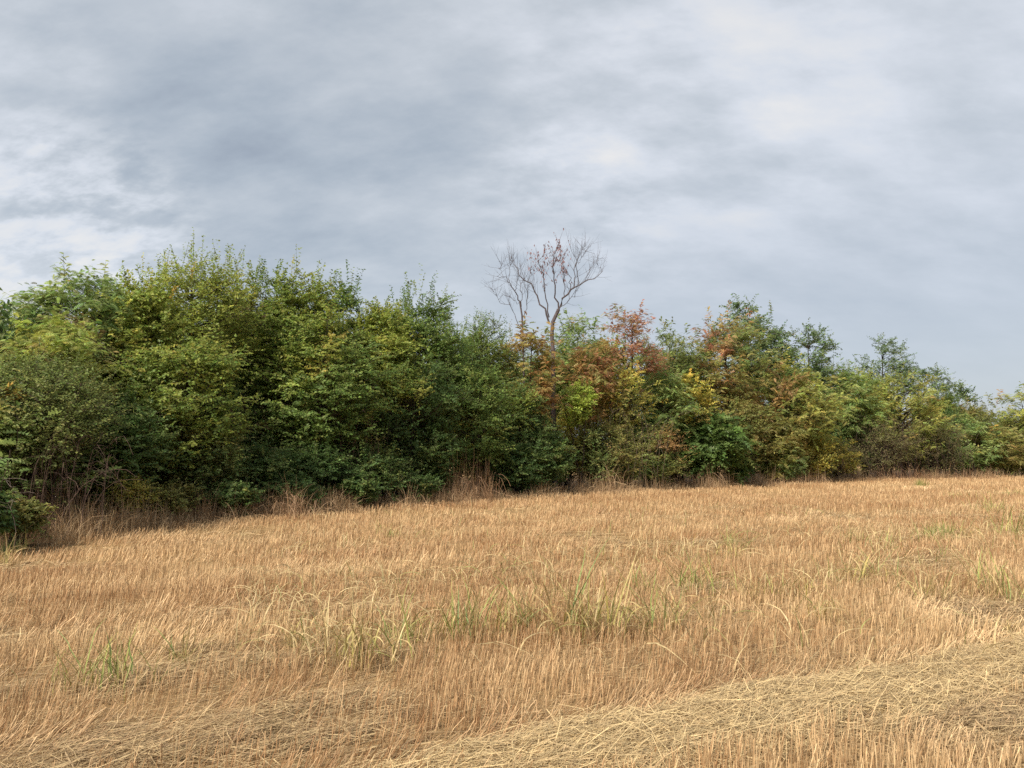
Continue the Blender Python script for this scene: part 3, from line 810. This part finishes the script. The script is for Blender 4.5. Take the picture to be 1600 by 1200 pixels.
# ------------------------------------------------------------------ brambles: tangles of dead canes
def bramble(name, label, x, behind, hw, top, bottom, n, col, leaf_pal=None):
    Yb = hedge_at_px(x) + behind
    base = at(x, 600, Yb); base[2] = 0.0
    rx = hw / F_PX * Yb
    zt = at(x, top, Yb)[2]; zb = max(0.0, at(x, bottom, Yb)[2])
    root = thing(name, label, 'bramble', base)
    q = np.linspace(0, 1, 9)
    s0 = np.stack([rng.normal(0, 0.45 * rx, n), rng.normal(0, 0.3, n), np.full(n, 0.0) + zb * rng.random(n)], -1)
    az = rng.uniform(0, 2 * math.pi, n)
    reach = rng.uniform(0.4, 1.3, n) * rx
    hh = (zt - zb) * rng.uniform(0.5, 1.05, n)
    P = np.zeros((n, 9, 3))
    P[..., 0] = s0[:, None, 0] + np.cos(az)[:, None] * reach[:, None] * q ** 1.4
    P[..., 1] = s0[:, None, 1] + np.sin(az)[:, None] * reach[:, None] * 0.5 * q ** 1.4 - 0.1 * q
    P[..., 2] = s0[:, None, 2] + hh[:, None] * np.sin(q * rng.uniform(1.5, 2.7, n)[:, None])
    P += np.cumsum(rng.normal(0, 0.025, P.shape), 1)
    P[..., 2] = np.maximum(P[..., 2], 0.02)
    a = Acc(); a.add(*tubes(P, np.broadcast_to((0.007 - 0.004 * q)[None], (n, 9)), 3), np.repeat(np.array(col) * rng.uniform(.6, 1.4, (n, 1)), 27, 0))
    m = n * 3
    k_, l_ = rng.integers(0, n, m), rng.integers(2, 8, m)
    s1 = P[k_, l_]; d1 = nrm(rng.normal(size=(m, 3)) + np.array([0, -.3, .2])); le = rng.uniform(.1, .4, m)
    T = s1[:, None] + d1[:, None] * (le[:, None] * np.linspace(0, 1, 4))[..., None]
    T += rng.normal(0, .015, T.shape)
    a.add(*tubes(T, np.broadcast_to(np.linspace(.004, .0018, 4)[None], (m, 4)), 3), np.array(col))
    link('canes', a.mesh('bramble_canes', M_BARK), root, kind='stuff')
    if leaf_pal:
        m = n * 14
        p = P[rng.integers(0, n, m), rng.integers(3, 9, m)] + rng.normal(0, .06, (m, 3))
        L = rng.uniform(.04, .08, m)
        V, F = leaves(p, nrm(rng.normal(size=(m, 3))), nrm(rng.normal(size=(m, 3)) + np.array([0, -.3, .8])), L, L * .6)
        b = Acc(); b.add(V, F, np.repeat(pick(leaf_pal, m), 4, 0))
        link('withered_leaves', b.mesh('bramble_leaves', M_DRY), root, kind='stuff')
    return root


bramble('bramble', 'tangle of grey-brown dead canes hanging under the thorn bush at the left edge', 90, 1.0, 85, 655, 790, 70, (.115, .075, .058))
bramble('bramble', 'pale bare branch arching out of the left edge', -5, .7, 60, 690, 760, 10, (.22, .17, .14))
bramble('bramble', 'thin reddish twigs in the shade of the horizontal sprays', 555, 1.4, 48, 630, 790, 22, (.11, .065, .055))
bramble('bramble', 'pale crooked canes in front of the golden tree', 985, .7, 55, 640, 768, 34, (.20, .15, .11), 'olive')
bramble('bramble', 'dark brown cane thicket at the foot of the wide yellow-green tree', 1395, .9, 62, 655, 750, 75, (.095, .062, .05), 'brown')
bramble('bramble', 'greyish cane tangle right of the brown thicket', 1475, 1.0, 45, 670, 748, 45, (.12, .085, .07), 'brown')
bramble('bramble', 'brown canes around the bushes at the foot of the domed tree', 1285, .6, 40, 700, 753, 26, (.12, .08, .06))

# ------------------------------------------------------------------ dry grass along the foot of the hedge
def blades(n, pos, height, bend, width, col, acc, seg=6, tip_dir=None, droop=1.0):
    """arching grass blades standing at pos (n,3)"""
    q = np.linspace(0, 1, seg)
    az = rng.uniform(0, 2 * math.pi, n) if tip_dir is None else tip_dir
    hd = np.stack([np.cos(az), np.sin(az), np.zeros(n)], -1)
    P = pos[:, None] + hd[:, None] * (height * bend)[:, None, None] * (q ** 1.7)[None, :, None]
    P[..., 2] += height[:, None] * (q[None] - (0.55 * droop * np.clip(bend, 0, 1.4))[:, None] * q[None] ** 2.6)
    P += np.cumsum(rng.normal(0, 0.008, P.shape), 1) * q[None, :, None]
    sd = nrm(np.cross(hd, np.array([0, 0, 1.0])) + rng.normal(0, 0.5, (n, 3)))
    wd = width[:, None] * (1.0 - 0.8 * q ** 1.5)[None]
    V, F = strips(P, wd, sd)
    acc.add(V, F, np.repeat(col, 2 * seg, 0))
    return P


def tan_cols(n, lo=(.34, .215, .115), hi=(.66, .475, .265)):
    f = rng.random((n, 1)) ** 1.3
    return (np.array(lo) * (1 - f) + np.array(hi) * f) * rng.uniform(.75, 1.2, (n, 1))


n = 30000
r = rng.uniform(-0.80, 0.86, n)
Yh = hedge_y(r)
off = rng.normal(0.15, 0.38, n) * (1 + 0.2 * Yh / 20)
Y = Yh + off
x = r * Y
dens = vnoise(x * 0.9, Y * 0.9, 8)
hgt = (0.20 + 0.55 * smooth(0.25, 0.8, vnoise(x * 0.8, Y * 0.5, 6)) + 0.35 * smooth(.5, .8, vnoise(x * 2.1, Y * 1.2, 26))) * rng.uniform(0.3, 1.15, n)
keep = (rng.random(n) < 0.35 + 0.8 * dens) & (rng.random(n) < 0.1 + smooth(-0.615, -0.57, r)) & (rng.random(n) < np.where(r < -0.25, np.where(off < 0, .35, .75), 1.0))
x, Y, hgt, off = x[keep], Y[keep], hgt[keep] * (1 - 0.45 * smooth(0, -0.7, off[keep])), off[keep]
n = len(x)
a = Acc()
blades(n, np.stack([x, Y, gz(x, Y)], -1), hgt, rng.uniform(0.05, 0.9, n), 0.006 + 0.00016 * Y * rng.uniform(.6, 1.3, n), tan_cols(n), a, seg=4)
link('dry_grass', a.mesh('dry_grass', M_STRAW), kind='stuff', label='fringe of dry tan grass along the foot of the hedge', category='grass')

clumps = [   # x, y of foot, half width px, height px, blades, red, label
    (125, 838, 62, 120, 900, .25, 'big heap of tangled straw-coloured stems hanging below the thorn bush near the left'),
    (190, 832, 40, 70, 420, .1, 'sheaf of leaning pale dry stems beside the small yellowish bush'),
    (60, 850, 26, 95, 260, .6, 'dark reddish dry stems at the edge of the lower left shrub'),
    (318, 820, 40, 62, 480, .45, 'reddish-brown dry grass clump below the arching bush'),
    (420, 812, 46, 68, 560, .5, 'rusty dry grass mound at the foot of the shady hollow'),
    (512, 803, 30, 44, 260, .2, 'pale wispy grass clump under the dark ivy-green bush'),
    (612, 795, 26, 52, 260, .1, 'tall pale grass tuft in front of the dark low bush of the hedge middle'),
    (752, 786, 36, 78, 560, .6, 'tall cone-shaped pile of reddish dry stems in the hedge middle'),
    (695, 790, 26, 48, 240, .35, 'straw-brown grass tuft left of the reddish cone-shaped pile'),
    (915, 775, 34, 62, 420, .2, 'grey-tan grass mound under the olive tangled bush'),
    (985, 770, 32, 40, 320, .1, 'pale yellow grass clump below the crooked canes'),
    (1092, 764, 34, 40, 360, .35, 'brown matted grass mound left of the small fresh sapling'),
    (1185, 760, 30, 34, 300, .3, 'tan grass clump right of the small fresh sapling'),
    (1250, 757, 36, 38, 320, .4, 'brown dry grass around the foot of the yellow-green leafy bush'),
    (1330, 752, 40, 20, 360, .05, 'low pale grass hummock where the field edge rises'),
    (1400, 751, 30, 34, 260, .7, 'rust-brown grass clump before the dark cane thicket'),
    (1452, 750, 26, 30, 220, .65, 'rust-brown grass clump before the greyish cane tangle'),
    (1520, 749, 34, 28, 240, .6, 'rust-brown grass clump at the foot of the rounded green bush'),
]
for (x, y, hw, hp, nb, red, lab) in clumps:
    b = ground_hit(x, y)
    Yb = b[1] + 0.25
    b = np.array([b[0] * Yb / b[1], Yb, 0.0]); b[2] = float(gz(b[0], b[1]))
    root = thing('dry_grass_clump', lab, 'grass clump', b)
    sc = Yb / F_PX
    rx = hw * sc
    nsub = max(3, int(2 + 3 * rx))                 # a clump is a ragged huddle of tufts
    sub = np.stack([rng.uniform(-1.25, 1.25, nsub) * rx, rng.uniform(-.2, .5, nsub)], -1)
    sh = rng.uniform(.35, 1.0, nsub); sh[rng.integers(nsub)] = 1.0
    si = rng.integers(0, nsub, nb)
    wid = rng.uniform(.3, .75, nsub) * rx
    dx = rng.normal(0, 1, nb)
    p = np.stack([sub[si, 0] + dx * wid[si], sub[si, 1] + rng.normal(0, .16, nb), np.zeros(nb)], -1)
    env = sh[si] * np.exp(-.35 * dx ** 2)
    hh = 1.15 * hp * sc * rng.uniform(.25, 1.15, nb) * env
    c = tan_cols(nb) * (1 - red) + red * tan_cols(nb, (.19, .085, .045), (.34, .18, .095))
    a = Acc()
    up_ = rng.random(nb) < .86
    blades(up_.sum(), p[up_], hh[up_], rng.uniform(.0, .6, up_.sum()), np.full(up_.sum(), 0.005 + 0.00015 * Yb), c[up_], a, seg=6)
    # matted stems fallen over the mound, hanging down and criss-crossing
    th = ~up_; m = int(th.sum())
    top_ = hp * sc * rng.uniform(.15, .95, m) * env[th]
    s0 = p[th].copy(); s0[:, 0] += rng.normal(0, .35 * rx, m); s0[:, 2] = top_ * .75
    az = rng.uniform(0, 2 * math.pi, m); rch = rng.uniform(.05, .5, m)
    q = np.linspace(0, 1, 6)
    T = np.repeat(s0[:, None], 6, 1)
    T[..., 0] += np.cos(az)[:, None] * rch[:, None] * q
    T[..., 1] += (np.sin(az) * .5 - .25)[:, None] * rch[:, None] * q
    T[..., 2] += (rng.uniform(-.05, .12, m)[:, None] * q - (top_ * rng.uniform(.3, 1.0, m))[:, None] * q ** 1.8)
    T += np.cumsum(rng.normal(0, .014, T.shape), 1)
    T[..., 2] = np.maximum(T[..., 2], .01)
    sd = nrm(np.cross(T[:, -1] - T[:, 0], np.array([0, -1.0, .3])) + rng.normal(0, .02, (m, 3)))
    V, F = strips(T, np.full((m, 6), 0.005 + 0.00016 * Yb), sd)
    a.add(V, F, np.repeat(c[th], 12, 0))
    link('stems', a.mesh('grass_clump_stems', M_STRAW), root, kind='stuff')

# ------------------------------------------------------------------ stubble
def flat_mask(x, y):
    """where the straw lies flat: the swath, wheel tracks and laid patches"""
    u, v = uv_of(x, y)
    w = v + 0.42 * (vnoise(u * 0.8, v * 0.3, 12) - 0.5) + 0.28 * (vnoise(u * 3.1, v * 3.1, 13) - 0.5)
    band = lambda a_, b_, e: smooth(a_ - e, a_ + e, w) * (1 - smooth(b_ - e, b_ + e, w))
    w0 = v + 0.2 * (vnoise(u * 0.8, v * 0.3, 12) - 0.5) + 0.22 * (vnoise(u * 3.1, v * 3.1, 13) - 0.5)
    m = smooth(2.88, 3.1, w0) * (1 - smooth(3.66, 3.88, w0)) * (.45 + .55 * smooth(1.3, 2.8, u))
    m = np.maximum(m, 0.86 * band(4.3, 4.95, .2) * (1 - smooth(1.3, 2.5, u)) * smooth(.15, .5, vnoise(u * 1.6, v * 2.2, 31)))
    pt = smooth(.2, .55, vnoise(u * 1.3, v * 1.7, 35))
    m = np.maximum(m, (.25 + .65 * pt) * band(5.75, 6.25, .16) * (1 - 0.9 * smooth(2.2, 4.0, u)))
    m = np.maximum(m, (.15 + .7 * pt) * band(7.45, 8.6, .35) * (1 - smooth(1.0, 3.5, u)))
    for v0 in (10.2, 12.4, 15.2, 17.0):
        m = np.maximum(m, 0.55 * band(v0 - .22, v0 + .22, .15))
    m = np.maximum(m, 0.8 * smooth(0.66, 0.84, vnoise(u * 0.55, v * 1.2, 14)))
    return m


def in_field(r, Y, margin=0.1):
    return Y < hedge_y(r) + margin


ST_LO, ST_HI = np.array([.36, .19, .084]), np.array([.78, .555, .30])
acc = Acc()
for (y0, y1, dn, wd, seg) in ((2.6, 6.5, 1250, .0036, 3), (6.5, 11, 800, .0048, 3), (11, 18, 380, .0072, 2), (18, 30, 190, .0105, 2), (30, 56, 78, .017, 2)):
    R0, R1 = (-1.2, 1.2) if y0 < 5 else ((-.98, 1.0) if y0 < 10 else (-.86, .9))
    area = (R1 - R0) * (y1 ** 2 - y0 ** 2) / 2
    n = int(area * dn)
    r = rng.uniform(R0, R1, n)
    Y = np.sqrt(rng.uniform(y0 ** 2, y1 ** 2, n))
    x = r * Y
    if y1 <= 18:                          # drill rows, 15 cm apart
        u, v = uv_of(x, Y)
        v = np.round(v / 0.15) * 0.15 + rng.normal(0, 0.020, n)
        x, Y = u * DU[0] + v * DV[0], u * DU[1] + v * DV[1]
        r = x / Y
    fm = flat_mask(x, Y)
    patchy = vnoise(x * 1.7, Y * 1.7, 15)
    keep = in_field(r, Y) & (rng.random(n) < (1 - 0.93 * fm) * (0.30 + 0.95 * smooth(.15, .7, patchy)))
    x, Y, fm, patchy = x[keep], Y[keep], fm[keep], patchy[keep]
    n = len(x)
    u, v = uv_of(x, Y)
    h = (0.165 + 0.10 * (vnoise(x * .6, Y * .6, 16) - 0.5)) * rng.uniform(.45, 1.25, n) * (1 - 0.45 * fm)
    lean_a = (vnoise(x * .5, Y * .5, 17) - 0.35) * 1.1
    near_edge = flat_mask(x + 0.22 * DU[0] - 0.2 * DV[0], Y + 0.22 * DU[1] - 0.2 * DV[1])
    amt = 0.10 + 0.9 * near_edge * (0.4 + rng.random(n)) + 0.35 * np.clip(lean_a, 0, 1) * (vnoise(x * 1.1, Y * 1.1, 18) > 0.55)
    dirn_ = nrm(np.stack([np.full(n, DU[0]), np.full(n, DU[1])], -1) + rng.normal(0, 0.45, (n, 2)))
    jit = rng.normal(0, 0.10, (n, 2)) * (1 + 4.5 * (rng.random((n, 1)) < .07))
    q = np.linspace(0, 1, seg)
    P = np.zeros((n, seg, 3))
    ox = (dirn_ * amt[:, None] + jit) * h[:, None]
    P[..., 0] = x[:, None] + ox[:, None, 0] * q ** 1.3
    P[..., 1] = Y[:, None] + ox[:, None, 1] * q ** 1.3
    P[..., 2] = gz(x, Y)[:, None] - 0.01 + (h / np.sqrt(1 + amt ** 2))[:, None] * q
    f = np.clip(rng.beta(2, 2.2, (n, 1)) + 0.5 * (vnoise(x * .8, Y * .8, 19)[:, None] - 0.5) + 0.5 * (vnoise(u * .12, v * .9, 41)[:, None] - 0.5) + 0.16 * smooth(0, 4, u)[:, None] * (v < 6)[:, None], 0, 1)
    c = (ST_LO * (1 - f) + ST_HI * f) * rng.uniform(.72, 1.22, (n, 1))
    az = rng.uniform(0, math.pi, n)
    az = np.where(rng.random(n) < .6, rng.normal(0, .5, n), az)
    S = np.stack([np.cos(az), np.sin(az), np.zeros(n)], -1)
    V, F = strips(P, np.broadcast_to(wd * rng.uniform(.6, 1.3, n)[:, None], (n, seg)), S)
    acc.add(V, F, np.repeat(c, 2 * seg, 0))
link('stubble', acc.mesh('stubble', M_STRAW), kind='stuff', label='standing golden-brown cereal stubble covering the whole field', category='stubble')

# loose straw and chaff
acc = Acc()
for (y0, y1, n, wd, seg, l0, l1) in ((2.6, 6.5, 170000, .0036, 3, .10, .36), (2.6, 6.5, 270000, .0042, 2, .025, .14), (6.5, 11, 70000, .0060, 3, .12, .36),
                                     (6.5, 11, 120000, .0065, 2, .04, .16), (11, 24, 70000, .011, 2, .10, .3)):
    R1 = 1.15 if y0 < 5 else .95
    r = rng.uniform(-R1, R1, n)
    Y = np.sqrt(rng.uniform(y0 ** 2, y1 ** 2, n))
    x = r * Y
    fm = flat_mask(x, Y)
    u, v = uv_of(x, Y)
    sw = smooth(2.75, 2.95, v) * (1 - smooth(3.8, 3.95, v))
    thin = smooth(.2, .6, vnoise(x * 2.3, Y * 2.3, 33))
    keep = in_field(r, Y, 0.0) & (rng.random(n) < (0.09 + 0.85 * fm) * np.where(sw > .5, .7 + .4 * thin, 0.25 + .5 * thin))
    x, Y, fm, u, v, sw = x[keep], Y[keep], fm[keep], u[keep], v[keep], sw[keep]
    n = len(x)
    L = rng.uniform(l0, l1, n)
    az = np.where(rng.random(n) < .55, math.atan2(DU[1], DU[0]) + rng.normal(0, .55, n), rng.uniform(0, 2 * math.pi, n))
    el = np.abs(rng.normal(0.0, .09, n)) + .35 * (rng.random(n) < .04)
    d = np.stack([np.cos(az) * np.cos(el), np.sin(az) * np.cos(el), np.sin(el)], -1)
    q = np.linspace(-.5, .5, seg)
    z0 = 0.008 + rng.random(n) ** 1.5 * (0.02 + 0.035 * fm)
    c0 = np.stack([x, Y, gz(x, Y) + z0 + L * .5 * np.sin(el) * .8], -1)
    P = c0[:, None] + d[:, None] * (L[:, None] * q)[..., None]
    if seg == 3:                                        # bent or broken straws
        P[:, 1, :2] += rng.normal(0, .022, (n, 2)) * (1 + 2 * (rng.random((n, 1)) < .12))
    S = nrm(np.cross(d, np.array([0, 0, 1.0])) + rng.normal(0, .35, (n, 3)))
    f = np.clip(rng.beta(1.9, 1.5, (n, 1)) + .30 * sw[:, None] * smooth(-1, 2, u)[:, None] - .06, 0, 1)
    f = f * (0.88 + 0.12 * sw[:, None])
    c = (np.array([.30, .185, .10]) * (1 - f) + np.array([.76, .575, .30]) * f) * rng.uniform(.7, 1.15, (n, 1))
    V, F = strips(P, np.broadcast_to(wd * rng.uniform(.45, 1.25, n)[:, None], (n, seg)), S)
    acc.add(V, F, np.repeat(c, 2 * seg, 0))
link('loose_straw', acc.mesh('loose_straw', M_STRAW), kind='stuff', label='loose pale straw lying in swaths and wheel tracks across the field', category='straw')

# ------------------------------------------------------------------ coarse grass weeds standing in the stubble
W_GREEN = [(.31, .36, .10), (.39, .42, .13), (.26, .33, .12)]
W_STRAW = [(.62, .46, .21), (.54, .38, .17), (.68, .53, .27)]
W_YEL = [(.48, .42, .12), (.42, .38, .11)]


def blade_mesh(L, Wd, el, az, droop, col, col2, twist=0.4):
    k = 9
    q = np.linspace(0, 1, k)
    a0 = el - droop * q ** 1.3
    seg = L / (k - 1)
    hx = np.concatenate([[0], np.cumsum(np.cos(a0[:-1]) * seg)]); hzz = np.concatenate([[0], np.cumsum(np.sin(a0[:-1]) * seg)])
    wob = np.cumsum(rng.normal(0, .006, k))
    ca, sa = math.cos(az), math.sin(az)
    P = np.stack([hx * ca - wob * sa, hx * sa + wob * ca, hzz], -1)
    w = Wd * np.minimum(1, 0.55 + 1.8 * q) * (1 - q ** 2.2) + 0.0012
    tw = twist * q * rng.normal(0, 1)
    S = np.stack([-sa * np.cos(tw), ca * np.cos(tw), np.sin(tw)], -1)
    Nn = np.cross(S, nrm(np.gradient(P, axis=0)))
    V = np.concatenate([P - S * w[:, None] / 2 - Nn * w[:, None] * .18, P + Nn * w[:, None] * .12, P + S * w[:, None] / 2 - Nn * w[:, None] * .18])
    i = np.arange(k - 1)
    F = np.concatenate([np.stack([i, i + k, i + k + 1], -1), np.stack([i, i + k + 1, i + 1], -1), np.stack([i + k, i + 2 * k, i + 2 * k + 1], -1), np.stack([i + k, i + 2 * k + 1, i + k + 1], -1)])
    c = np.array(col)[None] * (1 - q[:, None]) + np.array(col2)[None] * q[:, None]
    return V, F, np.concatenate([c, c * 1.1, c])


def weed(label, x, y, h_px, w_px, nb, ns, green, name='weed_clump', cat='grass clump', upright=0.5):
    b = ground_hit(x, y)
    b[2] = float(gz(b[0], b[1]))
    sc = b[1] / F_PX
    H, Wc = h_px * sc, w_px * sc
    root = thing(name, label, cat, b)
    for j in range(ns):                     # dry flower stalks
        a_ = rng.uniform(0, 2 * math.pi); tilt = rng.uniform(0.0, .3)
        o = np.array([rng.normal(0, Wc * .18), rng.normal(0, Wc * .18), -0.01])
        hh = H * rng.uniform(.6, 1.05)
        q = np.linspace(0, 1, 6)[:, None]
        P = o + np.concatenate([np.cos(a_) * tilt * hh * q ** 1.4, np.sin(a_) * tilt * hh * q ** 1.4, hh * q], 1)
        a = Acc(); a.add(*tubes(P[None], np.linspace(.005, .0028, 6)[None], 5), np.array(W_STRAW[j % 3]) * rng.uniform(.8, 1.1))
        link('stalk', a.mesh('weed_stalk', M_BLADE), root)
    for j in range(int(nb * 1.25)):
        o = np.array([rng.normal(0, Wc * .26), rng.normal(0, Wc * .16), rng.uniform(0, .25) * H * (ns > 0)])
        isg = rng.random() < green
        if isg:
            c1 = np.array(W_GREEN[rng.integers(3)]); c2 = np.array((W_GREEN + W_YEL + W_STRAW[:1])[rng.integers(6)])
        else:
            c1 = np.array((W_STRAW + W_YEL)[rng.integers(5)]); c2 = np.array(W_STRAW[rng.integers(3)])
        L = H * (rng.uniform(.6, 1.15) if isg else rng.uniform(.45, 1.0))
        V, F, C = blade_mesh(L, min(.018, .006 + .016 * H) * rng.uniform(.6, 1.1), rng.uniform(.85, 1.5), rng.uniform(0, 2 * math.pi),
                             rng.uniform(.1, 1.0) if (isg or rng.random() < upright) else rng.uniform(1.2, 3.0), c1 * rng.uniform(.8, 1.15), c2 * rng.uniform(.85, 1.1), .6)
        a = Acc(); a.add(V + o, F, C)
        link('blade', a.mesh('weed_blade', M_BLADE, True), root)
    m = int(30 + nb * 2.2)                  # fine short growth round the foot of the clump
    p = np.stack([rng.normal(0, Wc * .3, m), rng.normal(0, Wc * .22, m), np.zeros(m)], -1)
    gmask = rng.random((m, 1)) < green * .8
    c = np.where(gmask, np.array([[.36, .36, .11]]), np.array([[.56, .42, .19]])) * rng.uniform(.7, 1.15, (m, 1))
    a = Acc()
    blades(m, p, H * rng.uniform(.25, .75, m), rng.uniform(.1, .9, m), rng.uniform(.004, .008, m), c, a, seg=5)
    link('tuft', a.mesh('weed_tuft', M_BLADE), root, kind='stuff')
    return root


weed('spreading yellow-green grass clump in the lower left corner of the field', 150, 1072, 88, 150, 26, 2, .75, upright=.8)
weed('small lone green stalk with a torn pale leaf right of the lower left clump', 288, 1036, 72, 46, 7, 2, .6)
weed('thin straw-coloured plant between the lone green stalk and the tall pale one', 462, 1012, 74, 60, 9, 2, .35)
weed('tall pale dry plant with long bent leaves standing left of centre', 566, 1040, 128, 130, 24, 5, .12)
weed('low green tuft just behind the tall pale dry plant', 640, 1000, 58, 80, 24, 0, .7)
weed('dense yellow-green clump in the middle of the field', 742, 1000, 92, 100, 36, 2, .62, upright=.7)
weed('bluish-green blades beside the dense yellow-green clump', 815, 985, 84, 60, 16, 1, .6, upright=.8)
weed('tallest dry plant with thin arching stems right of the dense yellow-green clump', 905, 1000, 150, 110, 30, 6, .22)
weed('straw-coloured bunch with curled leaves at the foot of the tallest dry plant', 960, 990, 80, 90, 24, 2, .2)
weed('curled pale leaves and a few green blades right of the tallest dry plants', 1035, 985, 92, 110, 28, 3, .3)
weed('bright green blades rising behind the curled pale leaves', 1000, 922, 52, 44, 12, 0, .9, upright=.9)
weed('upright green clump with pale seed stems in the centre right of the field', 1083, 922, 66, 64, 22, 2, .75, upright=.8)
weed('thin dry stems behind the upright green clump', 1150, 870, 50, 50, 12, 2, .35)
weed('small green tuft among the thin dry stems of the centre right', 1142, 852, 34, 30, 12, 0, .85)
weed('bleached arching grass left of the broad pale clump', 1165, 935, 62, 90, 20, 2, .25)
weed('straggling dry grass between two bleached clumps', 1240, 930, 56, 80, 18, 1, .2)
weed('broad pale clump with green heart right of the centre', 1348, 912, 70, 100, 28, 2, .35)
weed('single green-tipped leaf plant above the broad pale clump', 1335, 850, 36, 36, 8, 0, .8)
weed('thin green and straw blades left of the bright green tuft', 1395, 862, 44, 44, 10, 1, .6)
weed('bright green dense tuft, the greenest in the field', 1468, 846, 36, 60, 60, 0, 1.0, upright=1.0)
weed('hooked pale grass right of the bright green tuft', 1512, 845, 34, 40, 8, 1, .4)
weed('bushy green weed at the foot of the hedge in the far right', 1438, 760, 17, 18, 40, 0, .95, upright=1.0)
weed('tall bleached stems leaning at the right side of the field', 1540, 925, 80, 90, 20, 4, .15)
weed('yellowing grass clump near the right edge below the bleached stems', 1585, 940, 62, 70, 18, 2, .3)
weed('green-streaked tall grass cut by the right edge of the picture', 1592, 845, 62, 60, 22, 3, .5)
weed('pale green grass patch far off near the right edge', 1578, 775, 16, 50, 40, 0, .7)
weed('pale green grass patch far off left of the right edge', 1500, 778, 14, 60, 40, 0, .65)
weed('yellow-green patch of tall grass in the distance on the right', 1545, 800, 30, 60, 28, 2, .45)
weed('dry curled grass below the broad pale clump', 1290, 965, 54, 90, 18, 1, .15)
weed('bleached curled grass beside the leaning bleached stems', 1445, 935, 58, 110, 22, 2, .15)
weed('small weathered clump behind the dense yellow-green clump', 860, 935, 46, 60, 14, 1, .3)
weed('little dry sprig behind the low green tuft', 705, 955, 50, 40, 7, 1, .15)
weed('big bent straw leaves cut by the left edge of the picture', 2, 880, 60, 46, 12, 2, .1)
weed('leafy green weed in the lower left corner of the hedge foot', 18, 862, 42, 40, 24, 0, .95, upright=.9)
weed('faint green sprigs in the stubble near the middle hedge', 612, 835, 20, 26, 10, 0, .8)
weed('pale twisted blades at the right end of the straw swath', 1575, 985, 36, 60, 10, 0, .1)

# many small withered leaves of the same grass, scattered through its patch on the right
n = 10000
r = rng.uniform(-0.35, 0.86, n); Y = rng.uniform(5.6, 22, n); x = r * Y
u, v = uv_of(x, Y)
keep = in_field(r, Y, -1.0) & (rng.random(n) < 0.10 + 0.9 * smooth(-1.5, 2.5, u) * smooth(5.0, 6.0, v) * (1 - .8 * smooth(8.5, 11, v)) * smooth(.42, .72, vnoise(x * 1.1, Y * 1.1, 21)))
x, Y = x[keep], Y[keep]; n = len(x)
a = Acc()
gcol = np.where(rng.random((n, 1)) < .10, np.array([[.36, .36, .12]]), np.array([[.66, .51, .26]])) * rng.uniform(.75, 1.15, (n, 1))
blades(n, np.stack([x, Y, gz(x, Y) + .05], -1), rng.uniform(.20, .44, n), rng.uniform(.2, 1.5, n), rng.uniform(.008, .016, n), gcol, a, seg=7, droop=1.2)
link('withered_weeds', a.mesh('withered_weeds', M_BLADE), kind='stuff', label='scattered withered grass leaves curling above the stubble', category='weeds')
